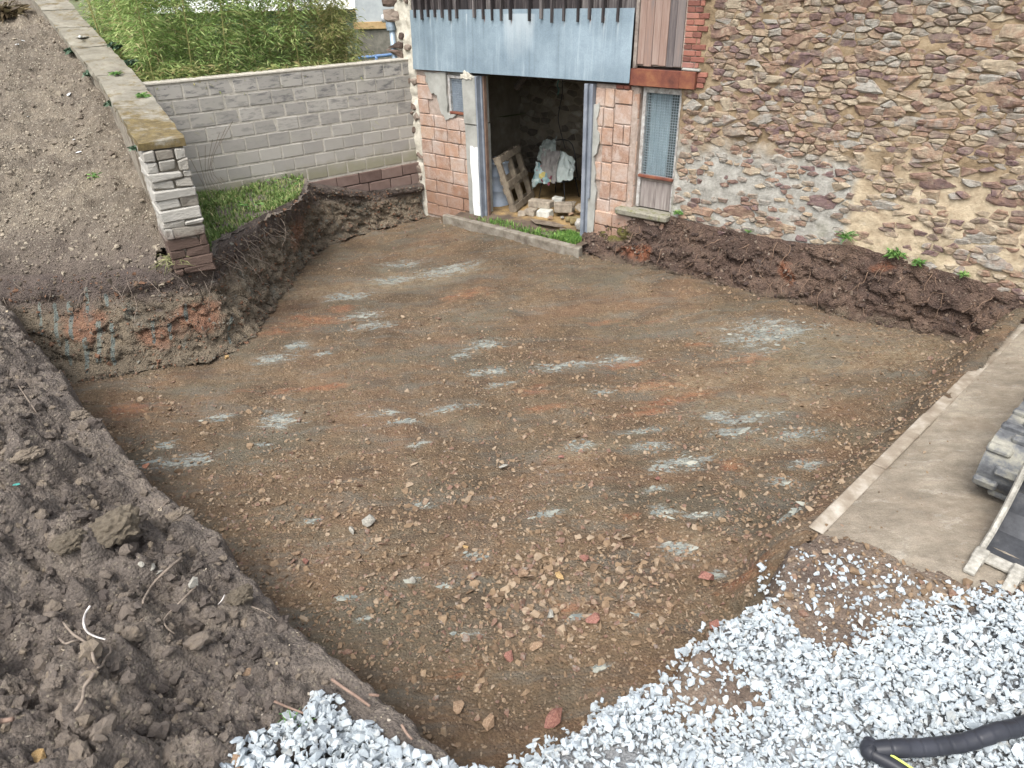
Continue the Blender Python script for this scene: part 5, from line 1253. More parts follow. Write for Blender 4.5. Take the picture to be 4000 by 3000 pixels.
# pallet leaning on the drum
M_PAL = simple('old_pallet_wood', [(.3, srgb(92, 82, 70)), (.5, srgb(122, 110, 92)), (.75, srgb(146, 134, 112))], 10, .92, .5, .005)
B0 = bl(1.86, .34, bz(1.86, .34)); B1 = bl(1.56, 1.22, bz(1.56, 1.22)); ex_ = (B1 - B0).normalized(); T0 = bl(1.44, .36, .0); 
upv = Vector((0, 0, 1)); lean = (bl(1.40, .33, 0) - bl(1.86, .34, 0)).normalized()
ez_ = (upv * .80 + lean * .27); ez_ = (ez_ - ex_ * ez_.dot(ex_)).normalized(); ey_ = ez_.cross(ex_)
pal = thing('wooden_pallet', 'weathered wooden pallet leaning against the metal drum', 'pallet', tuple(B0))
pal.matrix_world = Matrix(((ex_.x, ey_.x, ez_.x, B0.x), (ex_.y, ey_.y, ez_.y, B0.y), (ex_.z, ey_.z, ez_.z, B0.z), (0, 0, 0, 1)))
PL, PH = .95, .93
for k in range(3): x_ = k * (PL - .07) / 2; box('bearer', x_, x_ + .07, -.045, .045, .0, PH, M_PAL, pal, .004)
for k, z_ in enumerate((.01, .32, .48, .82)): box('slat', .0, PL, .047, .064, z_, z_ + .105, M_PAL, pal, .003)
for k, z_ in enumerate((.01, .41, .82)): box('slat', .0, PL, -.064, -.047, z_, z_ + .10, M_PAL, pal, .003)
# wire chair with draped cloths
M_BLKW = simple('black_wire', [(.3, srgb(30, 30, 32)), (.7, srgb(52, 52, 54))], 8, .5, 0)
ch = thing('wire_chair', 'thin-legged black wire chair buried under cloths', 'chair', tuple(bl(1.98, 1.45, bz(1.98, 1.45))), ROT_F)
for (a, b) in ((-.22, -.22), (.24, -.16), (.22, .24), (-.22, .22)):
    V, F = tube([(a * 1.15, b * 1.15, 0), (a * .9, b * .9, .36)], .009, 6); pobj('leg', V, F, M_BLKW, ch, True)
V, F = tube([(math.cos(k * PI / 10) * .27, math.sin(k * PI / 10) * .27, .36) for k in range(21)], .01, 6, False); pobj('seat_ring', V, F, M_BLKW, ch, True)
P_ = [tube([(-.26 + .04 * k, -.2, .36), (-.26 + .04 * k, .22, .36)], .005, 4) for k in range(1, 13)]; V, F = join_vf(P_); pobj('seat_wires', V, F, M_BLKW, ch)
V, F = tube(smooth_path([Vector(p) for p in ((-.26, .1, .36), (-.36, .14, .8), (-.2, .2, .95), (.1, .25, .9), (.26, .2, .36))]), .01, 6); pobj('backrest', V, F, M_BLKW, ch, True)
def cloth(name, P00, P10, P11, P01, mat, label, seed, amp=.03, n=26, th=.006, bulge=.05):
    u, v = np.meshgrid(np.linspace(0, 1, n), np.linspace(0, 1, n)); P00, P10, P11, P01 = [np.array(tuple(p)) for p in (P00, P10, P11, P01)]
    P = P00 * ((1 - u) * (1 - v))[..., None] + P10 * (u * (1 - v))[..., None] + P11 * (u * v)[..., None] + P01 * ((1 - u) * v)[..., None]
    nrm = np.cross(P10 - P00, P01 - P00); nrm /= np.linalg.norm(nrm)
    if nrm.dot(np.array(tuple(NF))) < 0: nrm = -nrm
    fold = np.abs(fbm(u * 5 + seed, v * 3, 3, seed)) * 1.6 + .6 * np.abs(np.sin((u * 3.3 + v * 1.2 + fbm(u * 2, v * 2, 2, seed + 3)) * PI))
    edge = fbm(u * 6, v * 6, 3, seed + 9) * .035
    P = P + nrm * (fold * amp + bulge * np.sin(u * PI) * np.sin(v * PI))[..., None]; P[..., 2] += edge; P += np.array(tuple(EF)) * (fbm(u * 6 + 3, v * 6, 3, seed + 12) * .03)[..., None]
    V = P.reshape(-1, 3); I = np.arange(n * n).reshape(n, n); F = np.stack([I[:-1, :-1], I[:-1, 1:], I[1:, 1:], I[1:, :-1]], -1).reshape(-1, 4)
    V2 = V - nrm * th; N = len(V); b_ = list(I[0, :]) + list(I[1:, -1]) + list(I[-1, -2::-1]) + list(I[-2:0:-1, 0])
    S = np.array([(b_[i], b_[(i + 1) % len(b_)], b_[(i + 1) % len(b_)] + N, b_[i] + N) for i in range(len(b_))])
    o = mobj(name, np_mesh(name, np.concatenate([V, V2]), np.concatenate([F, F[:, ::-1] + N, S]), True), mat)
    bmx = bmesh.new(); bmx.from_mesh(o.data); bmesh.ops.recalc_face_normals(bmx, faces=bmx.faces); bmx.to_mesh(o.data); bmx.free()
    return tag(o, label, 'cloth')
M_CG = simple('grey_green_cloth', [(.3, srgb(112, 122, 116)), (.7, srgb(146, 154, 146))], 7, .95, .4, .004)
M_CB = simple('grey_brown_cloth', [(.3, srgb(112, 108, 104)), (.7, srgb(142, 138, 132))], 9, .95, .4, .004)
M_CW = simple('white_cloth', [(.3, srgb(168, 182, 176)), (.7, srgb(202, 212, 206))], 6, .95, .3, .004)
t = NT('floral_cloth'); vcol = t.vor(14, out='Color'); sp = t.sep(vcol)
c = t.ramp(sp[0], [(.0, srgb(140, 164, 162)), (.35, srgb(168, 184, 180)), (.55, srgb(104, 136, 138)), (.72, srgb(176, 72, 82)), (.84, srgb(182, 168, 90)), (.93, srgb(112, 52, 66))], 'CONSTANT'); M_FLOR = t.out(c, .95)
cloth('grey_green_cloth', bl(1.62, 1.30, .94), bl(2.02, 1.25, .80), bl(1.86, 1.55, 1.30), bl(1.54, 1.55, 1.20), M_CG, 'grey green cloth thrown over the chair back', 3)
cloth('grey_brown_cloth', bl(1.74, 1.16, .72), bl(2.16, 1.12, .62), bl(2.04, 1.42, 1.10), bl(1.70, 1.40, 1.12), M_CB, 'crumpled grey brown cloth in the middle of the chair', 13)
cloth('white_cloth', bl(2.06, 1.18, .64), bl(2.38, 1.32, .70), bl(2.30, 1.50, .98), bl(2.02, 1.45, 1.13), M_CW, 'whitish cloth hanging off the right of the chair', 23)
cloth('floral_cloth', bl(1.66, 1.12, .62), bl(2.06, 1.08, .62), bl(2.04, 1.22, .80), bl(1.66, 1.25, .92), M_FLOR, 'light blue floral cloth with red and yellow flowers', 33, .02)
cloth('hanging_cloth', bl(1.67, 1.10, .50), bl(1.80, 1.08, .60), bl(1.84, 1.16, .70), bl(1.66, 1.18, .80), M_FLOR, 'corner of floral cloth hanging left beneath the chair', 43, .012)
# white sack behind the right jamb
M_SACK = simple('white_sack', [(.3, srgb(150, 160, 172)), (.7, srgb(184, 192, 200))], 6, .8, .5, .01)
V, F = CLODS[2]; o = mobj('white_sack', np_mesh('white_sack', V, F, True), M_SACK); o.location = bl(2.98, 1.5, bz(2.9, 1.5) + .40); o.scale = (.50, .46, 1.15); tag(o, 'dull white sack half hidden behind the right door jamb', 'sack')
# rope from the loft
strand('rope', [bl(2.2, 1.2, 2.45), bl(2.2, 1.22, 2.1), bl(2.1, 1.25, 1.7), bl(2.14, 1.28, 1.45), bl(2.22, 1.3, 1.2)], .008, .008, M_BLKW, 'dark rope hanging from the loft into the doorway', 'rope')
strand('green_twine', [bl(2.26, 1.0, 2.40), bl(2.28, 1.0, 2.3), bl(2.24, 1.02, 2.22), bl(2.29, 1.0, 2.16), bl(2.26, 1.0, 2.08)], .011, .006, simple('green_twine', [(.3, srgb(46, 96, 90)), (.7, srgb(80, 136, 126))], 9, .9, .2, .003), 'bunch of blue green twine hanging under the beam', 'twine')
# rubble
M_RB = simple('barn_rubble', [(.3, srgb(120, 108, 92)), (.5, srgb(148, 136, 118)), (.7, srgb(176, 164, 144))], 10, .93, .7, .008)
M_CWH = simple('whitewashed_block', [(.3, srgb(160, 158, 146)), (.6, srgb(196, 196, 186)), (.8, srgb(214, 214, 206))], 10, .9, .5, .006)
def cut(name, s, d, L, w, h, rz, mat, label, lift=0.0, cat='stone'):
    o = bmobj(name, box_bm(-L / 2, L / 2, -w / 2, w / 2, 0, h, .012, jit=.010), mat); o.location = bl(s, d, bz(s, d) + lift); o.rotation_euler = (rnd.uniform(-.06, .06), rnd.uniform(-.06, .06), ROT_F + rz); tag(o, label, cat, 'cut stones in the doorway'); return o
cut('stone_block', 2.30, .52, .42, .16, .12, .12, M_RB, 'long brown stone block lying on two others in the doorway', .11)
cut('stone_block', 2.22, .36, .17, .15, .11, .1, M_RB, 'small grey stone block under the left end of the long one')
cut('stone_block', 2.46, .42, .24, .15, .11, .05, M_CWH, 'whitewashed stone block under the right end of the long one')
cut('stone_block', 2.40, .86, .18, .15, .16, .3, M_CWH, 'upright whitewashed block behind the long brown stone', .05)
cut('stone_block', 2.10, .27, .13, .11, .08, .5, M_RB, 'small tan stone at the foot of the pallet')
cut('stone_block', 2.68, .62, .30, .2, .14, .6, M_RB, 'tilted brown stone slab right of the whitewashed block', .08)
rw = random.Random(3)
labs = ['largest rounded boulder in the doorway rubble', 'flat stone behind the largest boulder', 'stone at the right end of the rubble by the jamb', 'dark stone deep in the rubble heap', 'small stone left of the largest boulder', 'broken stone leaning on the boulder', 'grey stone on top of the rubble heap', 'tan stone at the back of the rubble heap', 'stone at the far right back of the heap', 'small chip in front of the boulder', 'angular stone between boulder and slab', 'reddish stone near the right jamb', 'pale stone at the rear left of the rubble', 'dark flat stone near the sack', 'little stone in front of the rubble', 'brown stone between rubble and logs']
for k, (s, d, sz_) in enumerate([(2.92, .78, .34), (2.86, 1.05, .22), (3.28, .95, .24), (3.05, 1.05, .20), (2.70, .85, .17), (3.12, .74, .24), (3.0, .98, .22), (2.78, 1.25, .2), (3.4, 1.2, .26), (2.78, .46, .14), (2.82, .64, .16), (3.36, .72, .2), (2.55, 1.12, .18), (3.2, 1.3, .26), (2.66, .30, .12), (2.98, .5, .16)]):
    rock_obj('rubble_stone', bl(s, d, bz(s, d) + sz_ * (.28 if k not in (6,) else .7)), sz_, (M_RB, M_LG, M_LB, M_STONE1)[k % 4], k, rw.uniform(0, 6), labs[k], 'stone', 'rubble heap in the doorway')
M_BARK = simple('mossy_log', [(.3, srgb(92, 80, 52)), (.5, srgb(128, 112, 70)), (.75, srgb(140, 130, 100))], 12, .95, .7, .01)
for (a, b, r_, lab) in (((2.92, .36), (3.46, .56), .045, 'upper mossy log beside the right jamb'), ((3.08, .26), (3.48, .42), .05, 'lower mossy log by the crumpled white rag')):
    V, F = tube(smooth_path([bl(a[0], a[1], bz(*a) + r_), bl((a[0] + b[0]) / 2, (a[1] + b[1]) / 2 + .02, bz(*a) + r_ + .02), bl(b[0], b[1], bz(*b) + r_ + .03)]), r_, 10); tag(pobj('log', V, F, M_BARK, None, True), lab, 'log', 'logs in the doorway')
def leafy(name, pts, z, mat, label, cat, bend=.06, seed=1):
    bm = bmesh.new(); P = [bl(s, d, z + bend * abs(math.sin(i * 1.7 + seed))) for i, (s, d) in enumerate(pts)]
    c_ = sum(P, Vector()) / len(P); top = [bm.verts.new(p) for p in P]; cc = bm.verts.new(c_ - Vector((0, 0, bend * .4)))
    for i in range(len(top)): bm.faces.new((top[i], top[(i + 1) % len(top)], cc))
    r_ = bmesh.ops.solidify(bm, geom=bm.faces[:], thickness=.008); bmesh.ops.recalc_face_normals(bm, faces=bm.faces)
    return tag(bmobj(name, bm, mat), label, cat)
M_CARD = simple('wet_cardboard', [(.3, srgb(126, 108, 90)), (.6, srgb(164, 148, 128)), (.8, srgb(186, 174, 156))], 8, .93, .5, .006)
leafy('cardboard_sheet', [(2.42, .06), (2.62, .16), (2.85, .16), (3.12, .12), (3.02, .0), (2.86, -.06), (2.6, -.02)], .31, M_CARD, 'torn buff cardboard sheet lying on the threshold', 'cardboard', .05, 2)
leafy('cardboard_scrap', [(3.05, .02), (3.3, .06), (3.22, -.06), (3.1, -.06)], .31, M_CARD, 'small torn cardboard scrap right of the larger sheet', 'cardboard', .04, 4)
leafy('flat_slab', [(2.9, -.22), (3.16, -.16), (3.3, -.26), (3.08, -.33), (2.92, -.3)], .29, M_RB, 'flat pale stone slab in the doorstep grass', 'stone', .012, 1)
o = mobj('crumpled_rag', np_mesh('crumpled_rag', *CLODS[4], True), simple('dirty_rag', [(.3, srgb(150, 144, 136)), (.7, srgb(206, 202, 194))], 10, .95, .8, .01)); o.location = bl(3.36, .16, bz(3.36, .16) + .10); o.scale = (.22, .16, .30); tag(o, 'crumpled dirty white rag on the logs by the jamb', 'rag')

# ================================================================== PLANTS
def leaf_mesh(name, pos, dirs, L, W, mat, parent=None, droop=.35, seed=1):
    """pointed leaves: 4 triangles each, folded along the midrib"""
    r = np.random.RandomState(seed); pos = np.asarray(pos, float); d = np.asarray(dirs, float); n = len(pos)
    d /= np.linalg.norm(d, axis=1)[:, None] + 1e-9
    rv = r.normal(0, 1, (n, 3)); s = np.cross(d, rv); s /= np.linalg.norm(s, axis=1)[:, None] + 1e-9
    L = np.asarray(L)[:, None]; W = np.asarray(W)[:, None]; dz = np.array([[0, 0, -1.0]])
    mid = pos + d * L * .45 + dz * L * droop * .12; tip = pos + d * L + dz * L * droop * .55
    up_ = np.cross(s, d)
    a = mid + s * W * .5 + up_ * W * .18; b = mid - s * W * .5 + up_ * W * .18
    V = np.stack([pos, a, mid, b, tip], 1).reshape(-1, 3); o = (np.arange(n) * 5)[:, None]
    V = np.stack([pos, a, b, tip], 1).reshape(-1, 3); o = (np.arange(n) * 4)[:, None]
    F = np.concatenate([o + np.array([[0, 1, 2]]), o + np.array([[1, 3, 2]])])
    return mobj(name, np_mesh(name, V, F), mat, parent)
def leaf_mat(name, stops, tr=.3):
    t = NT(name); c = t.ramp(t.island(), stops); t.out(c, .6)
    tl = t.n('ShaderNodeBsdfTranslucent'); t.l(c, tl.inputs['Color']); mx = t.n('ShaderNodeMixShader'); mx.inputs[0].default_value = tr
    out = [n_ for n_ in t.t.nodes if n_.type == 'OUTPUT_MATERIAL'][0]
    t.l(t.b.outputs[0], mx.inputs[1]); t.l(tl.outputs[0], mx.inputs[2]); t.l(mx.outputs[0], out.inputs[0]); return t.m
M_BAMB = leaf_mat('bamboo_leaf', [(.0, srgb(100, 132, 56)), (.35, srgb(136, 168, 78)), (.65, srgb(164, 188, 100)), (.85, srgb(186, 200, 118)), (.95, srgb(176, 170, 116)), (1.0, srgb(150, 120, 84))], .35)
M_BAMB2 = leaf_mat('bamboo_leaf_yellowish', [(.0, srgb(106, 120, 54)), (.4, srgb(138, 148, 74)), (.75, srgb(162, 162, 92)), (1.0, srgb(180, 160, 104))], .35)
M_CULM = simple('bamboo_culm', [(.3, srgb(118, 122, 62)), (.7, srgb(164, 156, 90))], 5, .5, .1, .002)
def bamboo(x, y, h, label, seed, lean=(0, 0), nl=2300, mat=None, spread=.42):
    r = np.random.RandomState(seed); z0 = 1.4
    root = thing('bamboo', label, 'bamboo', (x, y, z0), 0, 'bamboo behind the block wall')
    n = 14; pts = [Vector((lean[0] * (i / n) ** 1.7 * h, lean[1] * (i / n) ** 1.7 * h, h * i / n)) for i in range(n + 1)]
    V, F = tube(pts, [.016 * (1 - .75 * i / n) * (1.12 if i % 2 else 1) for i in range(n + 1)], 7); pobj('culm', V, F, M_CULM, root, True)
    ks = 26; br = []; P = []; D = []
    for k in range(ks):
        f_ = .10 + .9 * (k + r.uniform(0, 1)) / ks; i = min(int(f_ * n), n - 1); p = pts[i].lerp(pts[i + 1], f_ * n - i)
        for _ in range(2):
            a = r.uniform(0, 2 * PI); L_ = spread * r.uniform(.6, 1.35) * (1.25 - .6 * f_)
            bp = [p + Vector((math.cos(a) * L_ * q, math.sin(a) * L_ * q, L_ * (.55 * q - .55 * q * q))) for q in (0, .35, .7, 1)]
            br.append(tube(bp, [.004, .003, .002, .0015], 3, False))
            for _ in range(nl // (ks * 2)):
                q = r.uniform(.12, 1.0); c_ = p + Vector((math.cos(a) * L_ * q, math.sin(a) * L_ * q, L_ * (.55 * q - .55 * q * q)))
                c_ = c_ + Vector((r.normal(0, .07), r.normal(0, .07), r.normal(0, .06)))
                if (x + c_.x - O.x) * .616 - (y + c_.y - O.y) * .788 > -.22: continue
                if x + c_.x < wall_x(y + c_.y) + .15: continue
                P.append(tuple(c_)); aa = a + r.normal(0, 1.1); D.append((math.cos(aa), math.sin(aa), r.uniform(-.6, .35)))
    V, F = join_vf(br); pobj('branches', V, F, M_CULM, root)
    m = len(P); leaf_mesh('leaves', P, D, r.uniform(.06, .13, m), r.uniform(.010, .018, m), mat or M_BAMB, root, .5, seed)
wb = lambda s, back: (O.x + EB.x * s - .616 * back, O.y + EB.y * s + .788 * back)
specs = [(3.85, .5), (3.6, .75), (3.35, .5), (3.1, .8), (2.85, .5), (2.55, .75), (2.3, .5), (2.0, .75), (1.7, .5), (1.4, .75), (1.15, .55), (3.85, 1.2), (3.5, 1.3), (3.0, 1.3), (2.5, 1.2), (1.9, 1.3), (4.0, 1.7), (3.75, .9), (1.5, 1.2), (4.0, 2.3), (3.5, 2.0), (2.8, 2.1), (.8, .9), (3.9, 2.6), (3.7, 3.2), (3.5, 3.9), (3.3, 2.9), (.75, .5), (1.05, 1.1)]
words = ['leftmost clump by the low wall', 'second from the low wall at the front', 'third from the low wall at the front', 'fourth along the wall', 'fifth along the wall', 'middle of the block wall', 'just right of the wall middle', 'right of centre, set back', 'right half of the wall, front', 'thinner, near the right end', 'rightmost full one along the wall', 'back row behind the left clumps', 'back row, second from left', 'back row, left of centre', 'back row, centre', 'back row, right of centre', 'far left, behind the coping', 'pressed against the low wall', 'yellowish one near the barn', 'tall at the far left back', 'tall back one left of centre', 'tall back one in the centre', 'sparse yellow one next to the barn', 'third row at the left by the coping', 'far row at the left by the coping', 'farthest left by the upper coping', 'third row left of centre', 'last one beside the barn corner', 'second last before the barn, set back']
for k, (s, bk) in enumerate(specs):
    x_, y_ = wb(s, bk); yel = k in (10, 18, 22, 9, 27, 28)
    bamboo(x_, y_, 2.5 + .5 * rnd.random() - (.5 if k in (22, 10, 18) else .75 if k in (27, 28) else 0) + (.3 if bk > 1 else 0), 'bamboo plant behind the block wall, ' + words[k], 700 + k, (rnd.uniform(-.12, .12), rnd.uniform(-.12, .08)), 1500 if k == 22 else 3400, M_BAMB2 if yel else M_BAMB)
# low leafy growth spilling over the wall top
P, D = [], []
for k in range(1500):
    s = rnd.uniform(.9, 4.3); x_, y_ = wb(s, rnd.uniform(.06, .45)); P.append((x_, y_, 2.42 + rnd.uniform(-.1, .22) + (.08 if s > 3 else 0))); a = rnd.uniform(0, 6.28); D.append((math.cos(a), math.sin(a), rnd.uniform(-.2, .9)))
o = leaf_mesh('wall_top_weeds', P, D, RS.uniform(.08, .18, len(P)), RS.uniform(.014, .026, len(P)), M_BAMB2, None, .5, 9); kind(o, 'stuff', 'fresh green shoots along the back of the block wall top')
# grass
M_GRASS = leaf_mat('grass_blade', [(.0, srgb(80, 108, 42)), (.5, srgb(108, 138, 58)), (.8, srgb(140, 158, 82)), (1.0, srgb(174, 164, 112))], .25)
M_WEED = leaf_mat('weed_leaf', [(.0, srgb(66, 112, 44)), (.5, srgb(94, 142, 58)), (1.0, srgb(136, 168, 82))], .25)
def blades(P, h, seed, w=.006, flop=.6):
    r = np.random.RandomState(seed); P = np.asarray(P, float); n = len(P); a = r.uniform(0, 2 * PI, n); d = np.stack([np.cos(a), np.sin(a), 0 * a], -1)
    s = np.stack([-np.sin(a), np.cos(a), 0 * a], -1) * w * r.uniform(.7, 1.4, n)[:, None]; H = h * r.uniform(.45, 1.2, n)[:, None]; fl = flop * r.uniform(.2, 1.2, n)[:, None]
    m = P + d * H * fl * .3 + np.array([0, 0, 1]) * H * .6; t_ = P + d * H * fl + np.array([0, 0, 1]) * H * .95
    V = np.stack([P - s, P + s, m - s * .8, m + s * .8, t_], 1).reshape(-1, 3); o = (np.arange(n) * 5)[:, None]
    F = np.concatenate([o + np.array([[0, 1, 3]]), o + np.array([[0, 3, 2]]), o + np.array([[2, 3, 4]])]); return V, F
n = 26000; x = RS.uniform(-5.1, -2.9, n); y = RS.uniform(7.6, 11.2, n)
de = sdist(LEDGE, x, y); m = (de > .0) & (RS.uniform(0, 1, n) < .25 + 1.0 * sstep(-.35, .25, fbm(x * 2.2, y * 2.2, 3, 600))); x, y = x[m], y[m]
V, F = blades(np.stack([x, y, ledge_z(x, y)], -1), .075, 601, .007, .9); kind(mobj('ledge_grass', np_mesh('ledge_grass', V, F), M_GRASS), 'stuff', 'short green grass on the ledge by the block wall')
P, D = [], []
for k in range(900):
    x_, y_ = rnd.uniform(-4.9, -3.0), rnd.uniform(7.7, 11.0)
    if sdist(LEDGE, np.array(x_), np.array(y_)) > .02 and float(fbm(np.array(x_ * 2), np.array(y_ * 2), 3, 611)) > .0: P.append((x_, y_, float(ledge_z(np.array(x_), np.array(y_))) + rnd.uniform(.0, .06))); a = rnd.uniform(0, 6.28); D.append((math.cos(a), math.sin(a), rnd.uniform(.0, .7)))
kind(leaf_mesh('ledge_weeds', P, D, RS.uniform(.04, .10, len(P)), RS.uniform(.018, .04, len(P)), M_WEED, None, .4, 13), 'stuff', 'broad leaved weeds among the ledge grass')
# grass on the doorstep
n = 9000; s = RS.uniform(1.3, 3.6, n); d = RS.uniform(-.34, .1, n); pr = np.exp(-((s - 3.4) / .28) ** 2) * 1.2 + .4 * np.exp(-((s - 2.75) / .3) ** 2 - ((d + .28) / .1) ** 2) + .3 * np.exp(-((s - 1.95) / .28) ** 2 - ((d + .15) / .12) ** 2)
m = (RS.uniform(0, 1, n) < pr) & (d < .0 - .1 * (s < 3)); s, d = s[m], d[m]
W = np.array([tuple(bl(a, b, bz(a, b))) for a, b in zip(s, d)]); V, F = blades(W, .07, 605, .005, .8)
kind(mobj('doorstep_grass', np_mesh('doorstep_grass', V, F), leaf_mat('fresh_grass', [(.0, srgb(70, 112, 34)), (.6, srgb(102, 150, 48)), (1.0, srgb(142, 176, 78))], .25)), 'stuff', 'bright green grass on the barn doorstep')
# single weeds
def weed(name, p, size, n_, label, mat, broad=.3, seed=0, group=None, up_=.5, cat='plant'):
    r = np.random.RandomState(seed); a = r.uniform(0, 2 * PI, n_); P = np.array(tuple(p))[None] + r.normal(0, size * .22, (n_, 3)) * np.array([[1, 1, .5]]); P[:, 2] = np.maximum(P[:, 2], p[2])
    D = np.stack([np.cos(a), np.sin(a), r.uniform(-.1, up_ * 2, n_)], -1)
    o = leaf_mesh(name, P, D, r.uniform(.4, 1.0, n_) * size, r.uniform(.5, 1.0, n_) * size * broad, mat, None, .6, seed); return tag(o, label, cat, group)
for k, (s_, z_, sz_, n_, lab) in enumerate([(5.06, .93, .10, 60, 'bright green weed tuft just right of the tall window sill'), (7.20, 1.02, .17, 60, 'spiky fern-like weed at the edge of the grey render'), (7.75, .92, .12, 110, 'green weed clump where the stone wall meets the bank, middle'), (8.0, .88, .10, 80, 'trailing green weeds right of the middle clump'), (8.45, .84, .08, 50, 'small weed near the right end of the stone wall foot'), (6.05, .86, .06, 30, 'tiny green weed under the grey rendered wall')]):
    weed('wall_weed', bl(s_, -.06, z_), sz_, n_, lab, M_WEED, .12 if k == 1 else .3, 800 + k, 'weeds at the foot of the stone wall', .7)
for k, (q_, a_, dz, sz_, n_, lab) in enumerate([(.145, .12, .02, .16, 70, 'dandelion-like weed growing in a coping joint'), (.245, .25, .02, .14, 90, 'green weeds across the coping near the block wall'), (.06, .46, -.25, .13, 90, 'ivy patch on the left face near the broken end'), (.2, .47, -.2, .14, 120, 'ivy strands on the left face of the low wall, middle'), (.33, .48, -.15, .16, 160, 'dark ivy on the left face higher up'), (.45, .48, -.1, .18, 200, 'ivy overhanging the left edge near the top'), (.42, -.08, -.02, .2, 260, 'blue green ivy on the right edge of the coping near the top'), (.33, -.08, -.05, .18, 160, 'ivy on the right edge of the coping, lower')]):
    p_ = path_at(q_) + left_of(q_) * a_ * .9 + Vector((0, 0, dz)); weed('wall_plant', p_, sz_ * .62, n_, lab, M_WEED if k < 2 else leaf_mat('ivy_leaf_%d' % k, [(.0, srgb(48, 72, 52)), (.6, srgb(76, 104, 78)), (1.0, srgb(112, 134, 108))], .15), .55 if k > 1 else .25, 820 + k, 'plants on the low wall', .4)
for k, (px, py, sz_, n_, lab) in enumerate([(368, 690 * .553, .10, 30, 'small green seedling on the slope left of the pier'), (345, 540 * .553 * 1.0, .0, 0, ''), (470, 640, 0, 0, '')]):
    if n_: weed('seedling', slope_pt(204, 383, .01), sz_, n_, lab, M_WEED, .3, 850)
rock_obj('earth_lump', Vector((-3.86, 7.46, 1.0)), .36, M_SCLOD, 4, .6, 'soil lump packed against the left foot of the pier', 'lump', None, (1, .8, .7), None, CLODS)
weed('dead_shrub', slope_pt(18, 40, .05), .4, 260, 'brown dead shrub at the top left corner of the slope', leaf_mat('dead_leaf', [(.0, srgb(74, 62, 44)), (.6, srgb(108, 92, 62)), (1.0, srgb(132, 120, 84))], .15), .22, 870, None, .6, 'shrub')
weed('grass_tuft', Vector((-3.72, 7.36, 1.08)), .26, 120, 'long pale grass tuft hanging at the foot of the pier', leaf_mat('pale_grass', [(.0, srgb(108, 116, 62)), (1.0, srgb(170, 166, 112))], .2), .05, 860, None, .3, 'grass')
weed('grass_tuft', heap_pt(628, 1568, .01), .16, 26, 'bright green grass sprig beside the white gravel pile', leaf_mat('sprig_grass', [(.0, srgb(72, 122, 52)), (1.0, srgb(120, 164, 84))], .2), .06, 861, None, .9, 'grass')
P_ = []
for k in range(7): P_.append(tube(smooth_path([Vector(v) for v in ((-4.0 - .02 * k, 9.3 + .16 * k, 1.2), (-4.02 - .05 * k, 9.25 + .2 * k, 1.45), (-4.12 + .05 * k, 9.3 + .16 * k, 1.75 + .05 * k))], 3), .004, 4, False))
V, F = join_vf(P_); br_ = thing('bramble', 'thin leafless bramble stems against the block wall', 'plant'); pobj('stem', V, F, M_ROOT, br_, True)
# ================================================================== BEYOND THE WALL
M_WHITEB = simple('white_cladding', [(.3, srgb(206, 210, 206)), (.7, srgb(232, 234, 228))], 3, .7, .1, .01)
gh = thing('white_shed', 'long white shed seen through the bamboo tops', 'building', (-9.5, 27, 1.2))
box('shed_wall', -2.8, 6.2, 0, 5, 0, 1.7, simple('green_grey_wall', [(.3, srgb(92, 104, 84)), (.7, srgb(122, 132, 108))], 3, .9, .2, .01), gh, .02)
pobj('shed_roof', [(-3.0, -.4, 1.7), (6.5, -.4, 1.7), (6.5, 2.5, 4.2), (-3.0, 2.5, 4.2), (6.5, 5.4, 1.7), (-3.0, 5.4, 1.7)], [(0, 1, 2, 3), (3, 2, 4, 5), (0, 3, 5), (1, 4, 2)], M_WHITEB, gh)
hh = thing('grey_house', 'pale grey house end between bamboo and barn', 'building', (-3.6, 24, 1.2))
box('house_wall', -.9, 5.5, 0, 6, 1.35, 6, simple('grey_render', [(.3, srgb(146, 152, 154)), (.7, srgb(172, 178, 178))], 3, .9, .1, .01), hh, .02); box('house_base', -.9, 5.5, .02, 6, -.2, 1.348, simple('dim_stone', [(.3, srgb(90, 88, 80)), (.7, srgb(128, 124, 112))], 5, .95, .5, .02), hh, .02)
box('ochre_band', -1.0, 5.6, -.06, .0, 1.22, 1.42, simple('ochre_tiles', [(.3, srgb(150, 120, 74)), (.7, srgb(186, 156, 104))], 5, .9, .3, .02), hh, .01)
bp = thing('blue_rail', 'bright blue metal rail behind the bamboo next to the barn', 'rail', (-2.9, 15.2, 1.3))
M_BLUE = simple('blue_paint', [(.3, srgb(70, 110, 160)), (.7, srgb(104, 142, 188))], 5, .5, .1, .003)
V, F = tube([(0, 0, 1.08), (1.0, .1, 1.14)], .03, 8); pobj('rail_bar', V, F, M_BLUE, bp, True); V, F = tube([(.35, .02, 0), (.35, .02, 1.1)], .03, 8); pobj('rail_post', V, F, M_BLUE, bp, True)
P, D = [], []
hd = thing('hedge', 'dark green hedge in front of the white shed', 'hedge', (-9, 22, 1.3))
for k in range(16000):
    a = rnd.uniform(0, 6.28); P.append((rnd.uniform(-8, 4.5), rnd.gauss(0, .5), rnd.uniform(0, 1.55) + .12 * math.sin(k))); D.append((math.cos(a), math.sin(a), rnd.uniform(-.4, .8)))
leaf_mesh('foliage', P, D, RS.uniform(.10, .2, len(P)), RS.uniform(.05, .09, len(P)), leaf_mat('hedge_leaf', [(.0, srgb(52, 76, 44)), (.6, srgb(76, 104, 58)), (1.0, srgb(108, 130, 82))], .2), hd, .4, 91)
box('stems', -8, 4.5, -.15, .15, 0, 1.1, M_DTIMB, hd, .02)

